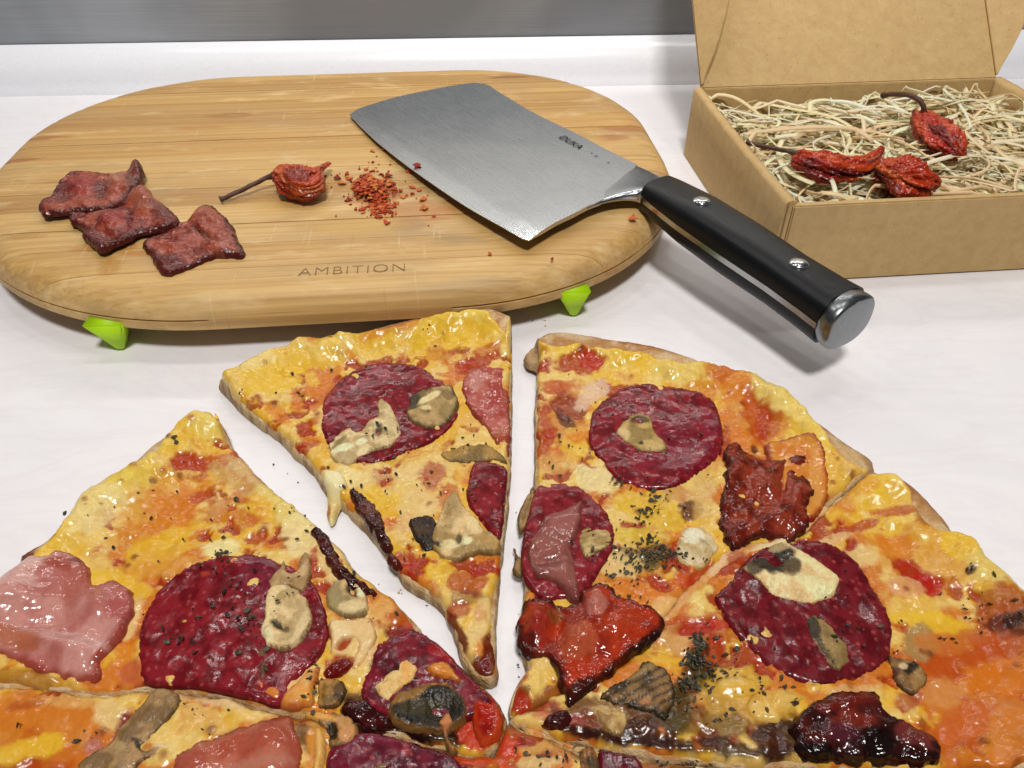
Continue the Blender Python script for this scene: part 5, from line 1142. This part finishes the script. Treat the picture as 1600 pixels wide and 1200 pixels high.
def hsect(s):
    p = hA + (hB - hA) * s; z = zA + (zB - zA) * s; return p, z


def scale_half(name, sgn):
    ns, seg = 40, 24; V = []; F = []
    for i in range(ns):
        s = i / (ns - 1); p, z = hsect(s * 0.955); w, t = hprof(s)
        for q in range(seg + 1):
            a = math.pi * q / seg; e = 0.62
            cu = math.copysign(abs(math.cos(a)) ** e, math.cos(a)); su = abs(math.sin(a)) ** e
            pp = p + hper * w * cu; V.append(loc((pp[0], pp[1], z + sgn * (0.0013 + (t - 0.0013) * su))))
    m = seg + 1
    for i in range(ns - 1):
        for q in range(m):
            a, b = i * m + q, i * m + (q + 1) % m
            F.append([a, b, b + m, a + m])
    F.append(list(range(m))); F.append([(ns - 1) * m + q for q in range(m)])
    me = mesh(name, V, F, True)
    bm = bmesh.new(); bm.from_mesh(me); bmesh.ops.recalc_face_normals(bm, faces=bm.faces); bm.to_mesh(me); bm.free(); me.set_sharp_from_angle(angle=R(45))
    return obj(name, me, HB, cleaver)


def handle_black():
    m, nt, b = nodes_of('black_handle')
    co = N(nt, 'ShaderNodeTexCoord').outputs['Object']
    g = noise(nt, scaled(nt, co, (18, 160, 160)), 1, 4)
    nt.links.new(ramp(nt, g, [(0.35, '#040608'), (0.7, '#0c0f12')]), b.inputs['Base Color'])
    b.inputs['Roughness'].default_value = 0.38; b.inputs['Specular IOR Level'].default_value = 0.28
    return m


HB = handle_black()
scale_half('handle_scale', 1); scale_half('handle_scale', -1)
V = []; F = []; ns = 40
for i in range(ns):
    s = i / (ns - 1); p, z = hsect(s * 0.955); w, t = hprof(s)
    for sx, sz in ((-1, -1), (1, -1), (1, 1), (-1, 1)):
        pp = p + hper * (w + 0.00025) * sx; V.append(loc((pp[0], pp[1], z + sz * 0.00128)))
for i in range(ns - 1):
    for q in range(4): F.append([i * 4 + q, i * 4 + (q + 1) % 4, (i + 1) * 4 + (q + 1) % 4, (i + 1) * 4 + q])
F.append([3, 2, 1, 0]); F.append([(ns - 1) * 4 + q for q in range(4)])
obj('tang', mesh('tang', V, F, False), polish, cleaver)
# butt cap
V = []; F = []; rows = [(0.945, 0.99), (0.95, 1.02), (0.985, 1.03), (1.002, 1.02), (1.010, 0.97), (1.012, 0.90), (1.012, 0.3)]
for s, k in rows:
    p, z = hsect(s); w, t = hprof(min(s, 1.0))
    for q in range(48):
        a = 2 * math.pi * q / 48; e = 0.8
        cu = math.copysign(abs(math.cos(a)) ** e, math.cos(a)); su = math.copysign(abs(math.sin(a)) ** e, math.sin(a))
        pp = p + hper * w * k * cu; V.append(loc((pp[0], pp[1], z + t * k * su)))
for i in range(len(rows) - 1):
    for q in range(48): F.append([i * 48 + q, i * 48 + (q + 1) % 48, (i + 1) * 48 + (q + 1) % 48, (i + 1) * 48 + q])
F.append(list(range(48))[::-1]); F.append([(len(rows) - 1) * 48 + q for q in range(48)])
me = mesh('butt_cap', V, F, True); me.set_sharp_from_angle(angle=R(40)); obj('butt_cap', me, brushed('cap_steel', '#7e8284', '#8c8f91', 0.3, (400, 400, 400), bmp=0.00001), cleaver)
# rivets on the upper scale
for px, py in ((1097, 323), (1262, 412)):
    w0 = np.array(P(px, py, 0.043)); s = float((w0 - hA) @ hdir / np.linalg.norm(hB - hA))
    s = max(0.1, min(.9, s)); p, z = hsect(s * 0.955); w, t = hprof(s)
    p = p + hper * float((w0 - p) @ hper) * 0.6
    V = []; F = []; rr = [(0.0040, -0.0022), (0.0040, 0.0002), (0.0036, 0.0007), (0.0024, 0.0011), (0.001, 0.00125)]
    for q_, h_ in rr:
        for k in range(24): V.append(loc((p[0] + q_ * math.cos(k * .2618), p[1] + q_ * math.sin(k * .2618), z + t + h_)))
    for i in range(len(rr) - 1):
        for k in range(24): F.append([i * 24 + k, i * 24 + (k + 1) % 24, (i + 1) * 24 + (k + 1) % 24, (i + 1) * 24 + k])
    F.append([(len(rr) - 1) * 24 + k for k in range(24)])
    obj('rivet', mesh('rivet', V, F, True), polish, cleaver)
# etched lettering on the blade
w0 = np.array(P(892, 228, BZc)); z0 = float(zc(*w0)) + 0.00166
l0 = loc((w0[0], w0[1], z0 + 0.00005))
d1 = np.array(P(912, 240, BZc)) - np.array(P(873, 216, BZc)); aw = math.atan2(d1[1], d1[0]) - ang
slope = (float(zc(*(w0 + ax2 * 0.01))) - float(zc(*(w0 - ax2 * 0.01)))) / 0.02
text_mesh('lettering', 'DUKA', 0.0062, M['ink'], cleaver, tuple(l0), aw, 1.12, 1.0, 1.0, 0.0, rot=(0, -math.atan(slope), aw))
for k, (px, py, rr) in enumerate([(931, 251, .0011), (924, 246, .0006), (950, 262, .0008)]):
    w0 = np.array(P(px, py, BZc)); l0 = loc((w0[0], w0[1], float(zc(*w0)) + 0.00145))
    bm = bmesh.new(); bmesh.ops.create_cone(bm, cap_ends=True, segments=12, radius1=rr, radius2=rr, depth=0.0001)
    o = bm_obj('etched_mark', bm, M['ink_faint'], cleaver, tuple(l0))

# flake resting on the blade
w0 = P(652, 257, 0.036)
v, f = flake_mesh(r, 0.0075)
o = obj('chili_flake', mesh('chili_flake', v, f, False, np.tile(C('#a03a1e'), (len(v), 1))), M['flake'], None, (w0[0], w0[1], float(zc(*w0)) + 0.0006)); o.rotation_euler = (0, 0, 0.4)
tag(o, 'bigger red chili flake resting on the cutting edge of the cleaver blade', 'chili flake', 'loose chili flakes')

# ------------------------------------------------------------------ cardboard box
XF = np.array([*P(1199, 444, 0.0)]); BYAW = R(5.6)
e1 = np.array([math.cos(BYAW), math.sin(BYAW)]); e2 = np.array([-math.sin(BYAW), math.cos(BYAW)])
BW, BD, BH, T = 0.194, 0.150, 0.0415, 0.0022
cb = cardboard()
carton = thing('cardboard_box', (XF[0], XF[1], 0), 'open brown cardboard box lined with pale wood straw, lid leaning back', 'box')
carton.rotation_euler = (0, 0, BYAW)


def panel(name, pts, thick, parent, bev=0.0005, mat=None):
    """flat polygon in 3D extruded by its thickness"""
    p = [Vector(q) for q in pts]; n = (p[1] - p[0]).cross(p[2] - p[1]).normalized() * thick
    bm = bmesh.new(); a = [bm.verts.new(q) for q in p]; b = [bm.verts.new(q + n) for q in p]
    bm.faces.new(a[::-1]); bm.faces.new(b)
    for i in range(len(p)): j = (i + 1) % len(p); bm.faces.new((a[i], a[j], b[j], b[i]))
    bmesh.ops.recalc_face_normals(bm, faces=bm.faces)
    if bev: bmesh.ops.bevel(bm, geom=list(bm.edges), offset=bev, segments=2, affect='EDGES')
    return bm_obj(name, bm, mat or cb, parent)


panel('base_panel', [(0.003, 0.003, 0.0006), (BW - .003, 0.003, 0.0006), (BW - .003, BD - .003, 0.0006), (0.003, BD - .003, 0.0006)], 0.002, carton)
panel('front_panel', [(0.0035, 0, 0.0004), (BW - 0.0035, 0, 0.0004), (BW - 0.0035, 0, BH - 0.001), (0.0035, 0, BH - 0.001)], -0.0042, carton, 0.0007)
panel('back_panel', [(0.0062, BD - T, 0.0004), (BW - 0.0062, BD - T, 0.0004), (BW - 0.0062, BD - T, BH), (0.0062, BD - T, BH)], -T, carton)
# side walls: folded double, with a slightly wavy fold along the top
for nm, x0, sx in (('side_panel', 0.0, 1), ('side_panel', BW, -1)):
    V = []; F = []; ny = 60
    prof = [(0.0, 0.0004), (0.0, 0.028), (0.0003, BH - 0.0012), (0.0014, BH + 0.0004), (0.0034, BH + 0.0006), (0.0055, BH - 0.0002), (0.0064, BH - 0.0022), (0.0062, 0.024), (0.0060, 0.003)]
    for i in range(ny + 1):
        y = 0.0022 + (BD - 0.0022) * i / ny
        for k, (x, z) in enumerate(prof):
            wv = 0.0005 * (vn(np.array([i * 0.7 + k * 3.1]), np.array([k * 1.7 + 5]), 3)[0] - 0.5) * (1 if k >= 2 and k < 7 else 0)
            bow = 0.0012 * math.sin(math.pi * i / ny) * (z / BH)
            V.append((x0 + sx * (x + wv - bow), y, z + wv))
    m = len(prof)
    for i in range(ny):
        for k in range(m):
            a, b = i * m + k, i * m + (k + 1) % m; F.append([a, b, b + m, a + m])
    F.append(list(range(m))); F.append([ny * m + k for k in range(m)])
    me = mesh(nm, V, F, True); bm = bmesh.new(); bm.from_mesh(me); bmesh.ops.recalc_face_normals(bm, faces=bm.faces); bm.to_mesh(me); bm.free(); me.set_sharp_from_angle(angle=R(60))
    obj(nm, me, cb, carton)
# tucked tab in the front corner slot
panel('corner_tab', [(0.0012, 0.0004, 0.010), (0.0030, 0.0004, 0.010), (0.0030, 0.0004, BH - 0.0015), (0.0012, 0.0004, BH + 0.0004)], -0.0016, carton, 0.0002)
# lid, leaning back about 47 degrees from upright, with its two side flaps
AL = R(46); LS, LC = math.sin(AL), math.cos(AL); LL = 0.128
lu = Vector((0, LS, LC)); ln = Vector((0, -LC, LS))
h0 = Vector((0.0045, BD - 0.0005, BH)); h1 = Vector((BW - 0.0045, BD - 0.0005, BH))
lid = panel('lid', [h0, h1, h1 + lu * LL, h0 + lu * LL], -0.002, carton)


def flap(hinge, side, ang_in):
    dirv = (ln * math.cos(ang_in) + Vector((side, 0, 0)) * math.sin(ang_in)).normalized()
    prof = [(0.0015, 0.001), (0.006, 0.0035), (0.016, 0.0105), (0.026, 0.0165), (0.036, 0.021), (0.046, 0.0245), (0.056, 0.027), (0.075, 0.030), (0.110, 0.031), (0.120, 0.028), (0.126, 0.018), (0.127, 0.0)]
    pts = [hinge + lu * 0.0015] + [hinge + lu * s + dirv * w for s, w in prof]
    return panel('flap', pts, 0.0016 * (1 if side > 0 else -1), lid, 0.0003)


flap(h0 + Vector((0.0008, 0, 0)) + ln * 0.0003, 1, R(38))
flap(h1 - Vector((0.0008, 0, 0)) + ln * 0.0003, 1, R(72))

# wood straw
SM = straw_mat(); r = random.Random(12); V = []; F = []; CC = []
SCOL = ['#fff2d2', '#ffecc6', '#fff6e0', '#fee8be', '#fff3d8', '#ffeecc', '#fae0b4']
for i in range(620):
    layer = (i / 620) ** 0.7
    L = r.uniform(0.035, 0.11); n = 24; w = r.choice((0.0006, 0.0008, 0.0010, 0.0012, 0.0015)) * r.uniform(0.85, 1.1)
    x, y = r.uniform(0.012, BW - 0.012), r.uniform(0.008, BD - 0.008)
    a = r.gauss(0, 0.9) + (math.pi if r.random() < .5 else 0); ka = r.gauss(0, 16) + (r.choice((-1, 1)) * 32 if r.random() < .3 else 0)
    z = 0.006 + 0.032 * (layer ** 0.7) + r.uniform(-.002, .002)
    # a hollow at the back left, as in the photo, and a higher bed towards the front
    amp = r.uniform(0, 0.0045) * (1.6 if layer > .8 else 1); ph = r.uniform(0, 6.28); fr = r.uniform(30, 90)
    tw = r.uniform(-18, 18); t0 = r.gauss(0, 0.45); c = np.clip(C(r.choice(SCOL)) * r.uniform(.92, 1.1), 0, .95)
    k = len(V); ok = 0
    for j in range(n):
        s = L * j / (n - 1)
        bx_ = x; by_ = y
        lim = 0.0085; top_ = BH + 0.0005
        px_ = min(max(bx_, lim), BW - lim); py_ = min(max(by_, 0.006), BD - 0.005)
        over = abs(bx_ - px_) + abs(by_ - py_)
        dip = 0.005 * math.exp(-(((px_ - 0.045) / 0.05) ** 2 + ((py_ - BD + 0.02) / 0.03) ** 2)) * layer + 0.001 * layer * sstep(0.10, 0.14, np.array(py_)).item()
        zz_ = z - dip + amp * math.sin(ph + fr * s) + over * 0.5
        zz_ = max(0.0032, min(zz_, 0.0402 + (0.007 if (layer > .93 and py_ > 0.06) else 0)))
        nx, ny_ = -math.sin(a), math.cos(a); q = t0 + tw * s
        hx_, hz_ = w * math.cos(q), w * 0.8 * math.sin(q)
        V.append((px_ + nx * hx_, py_ + ny_ * hx_, zz_ + hz_)); V.append((px_ - nx * hx_, py_ - ny_ * hx_, zz_ - hz_)); CC += [c, c]
        if j: F.append([k + 2 * j - 2, k + 2 * j - 1, k + 2 * j + 1, k + 2 * j])
        if r.random() < 0.05: a += r.gauss(0, 0.6)
        x += math.cos(a) * L / (n - 1); y += math.sin(a) * L / (n - 1); a += ka * L / (n - 1)
        if not (0.004 < x < BW - 0.004): a = math.pi - a
        if not (0.004 < y < BD - 0.004): a = -a
V = [(p[0], p[1], p[2]) for p in V]
o = obj('wood_straw', mesh('wood_straw', V, F, True, np.array(CC)), SM, None, (XF[0], XF[1], 0.0)); o.rotation_euler = (0, 0, BYAW)
sm = o.modifiers.new('thickness', 'SOLIDIFY'); sm.thickness = 0.0003; sm.offset = 0
tag(o, 'tangle of pale curled wood straw filling the cardboard box', 'wood straw', kind='stuff')

# a few crumbs and herb bits dropped on the worktop between the slices
r = random.Random(31); V = []; F = []; CC = []
ox, oy = P(620, 980, 0.0)
for px, py, sx, sy, n in ((440, 740, 20, 30, 4), (640, 970, 30, 40, 6), (810, 850, 5, 160, 5), (800, 1040, 8, 30, 4), (860, 506, 16, 4, 4), (608, 882, 1, 1, 1), (628, 928, 1, 1, 1)):
    for _ in range(n):
        x, y = P(r.gauss(px, sx), r.gauss(py, sy), 0.0); L = r.uniform(0.0004, 0.0012)
        v, f = flake_mesh(r, L); k = len(V); c = C(r.choice(['#8a6a3c', '#b09060', '#4a3a20', '#c8a878', '#7a3a20']))
        for q in v: V.append((x - ox + q[0], y - oy + q[1], q[2] + 0.0001)); CC.append(c)
        F += [[k + j for j in ff] for ff in f]
o = obj('crumbs', mesh('crumbs', V, F, False, np.array(CC)), M['flake'], None, (ox, oy, 0.0002))
tag(o, 'fine crumbs and herb specks on the worktop between the pizza slices', 'crumbs', kind='stuff')
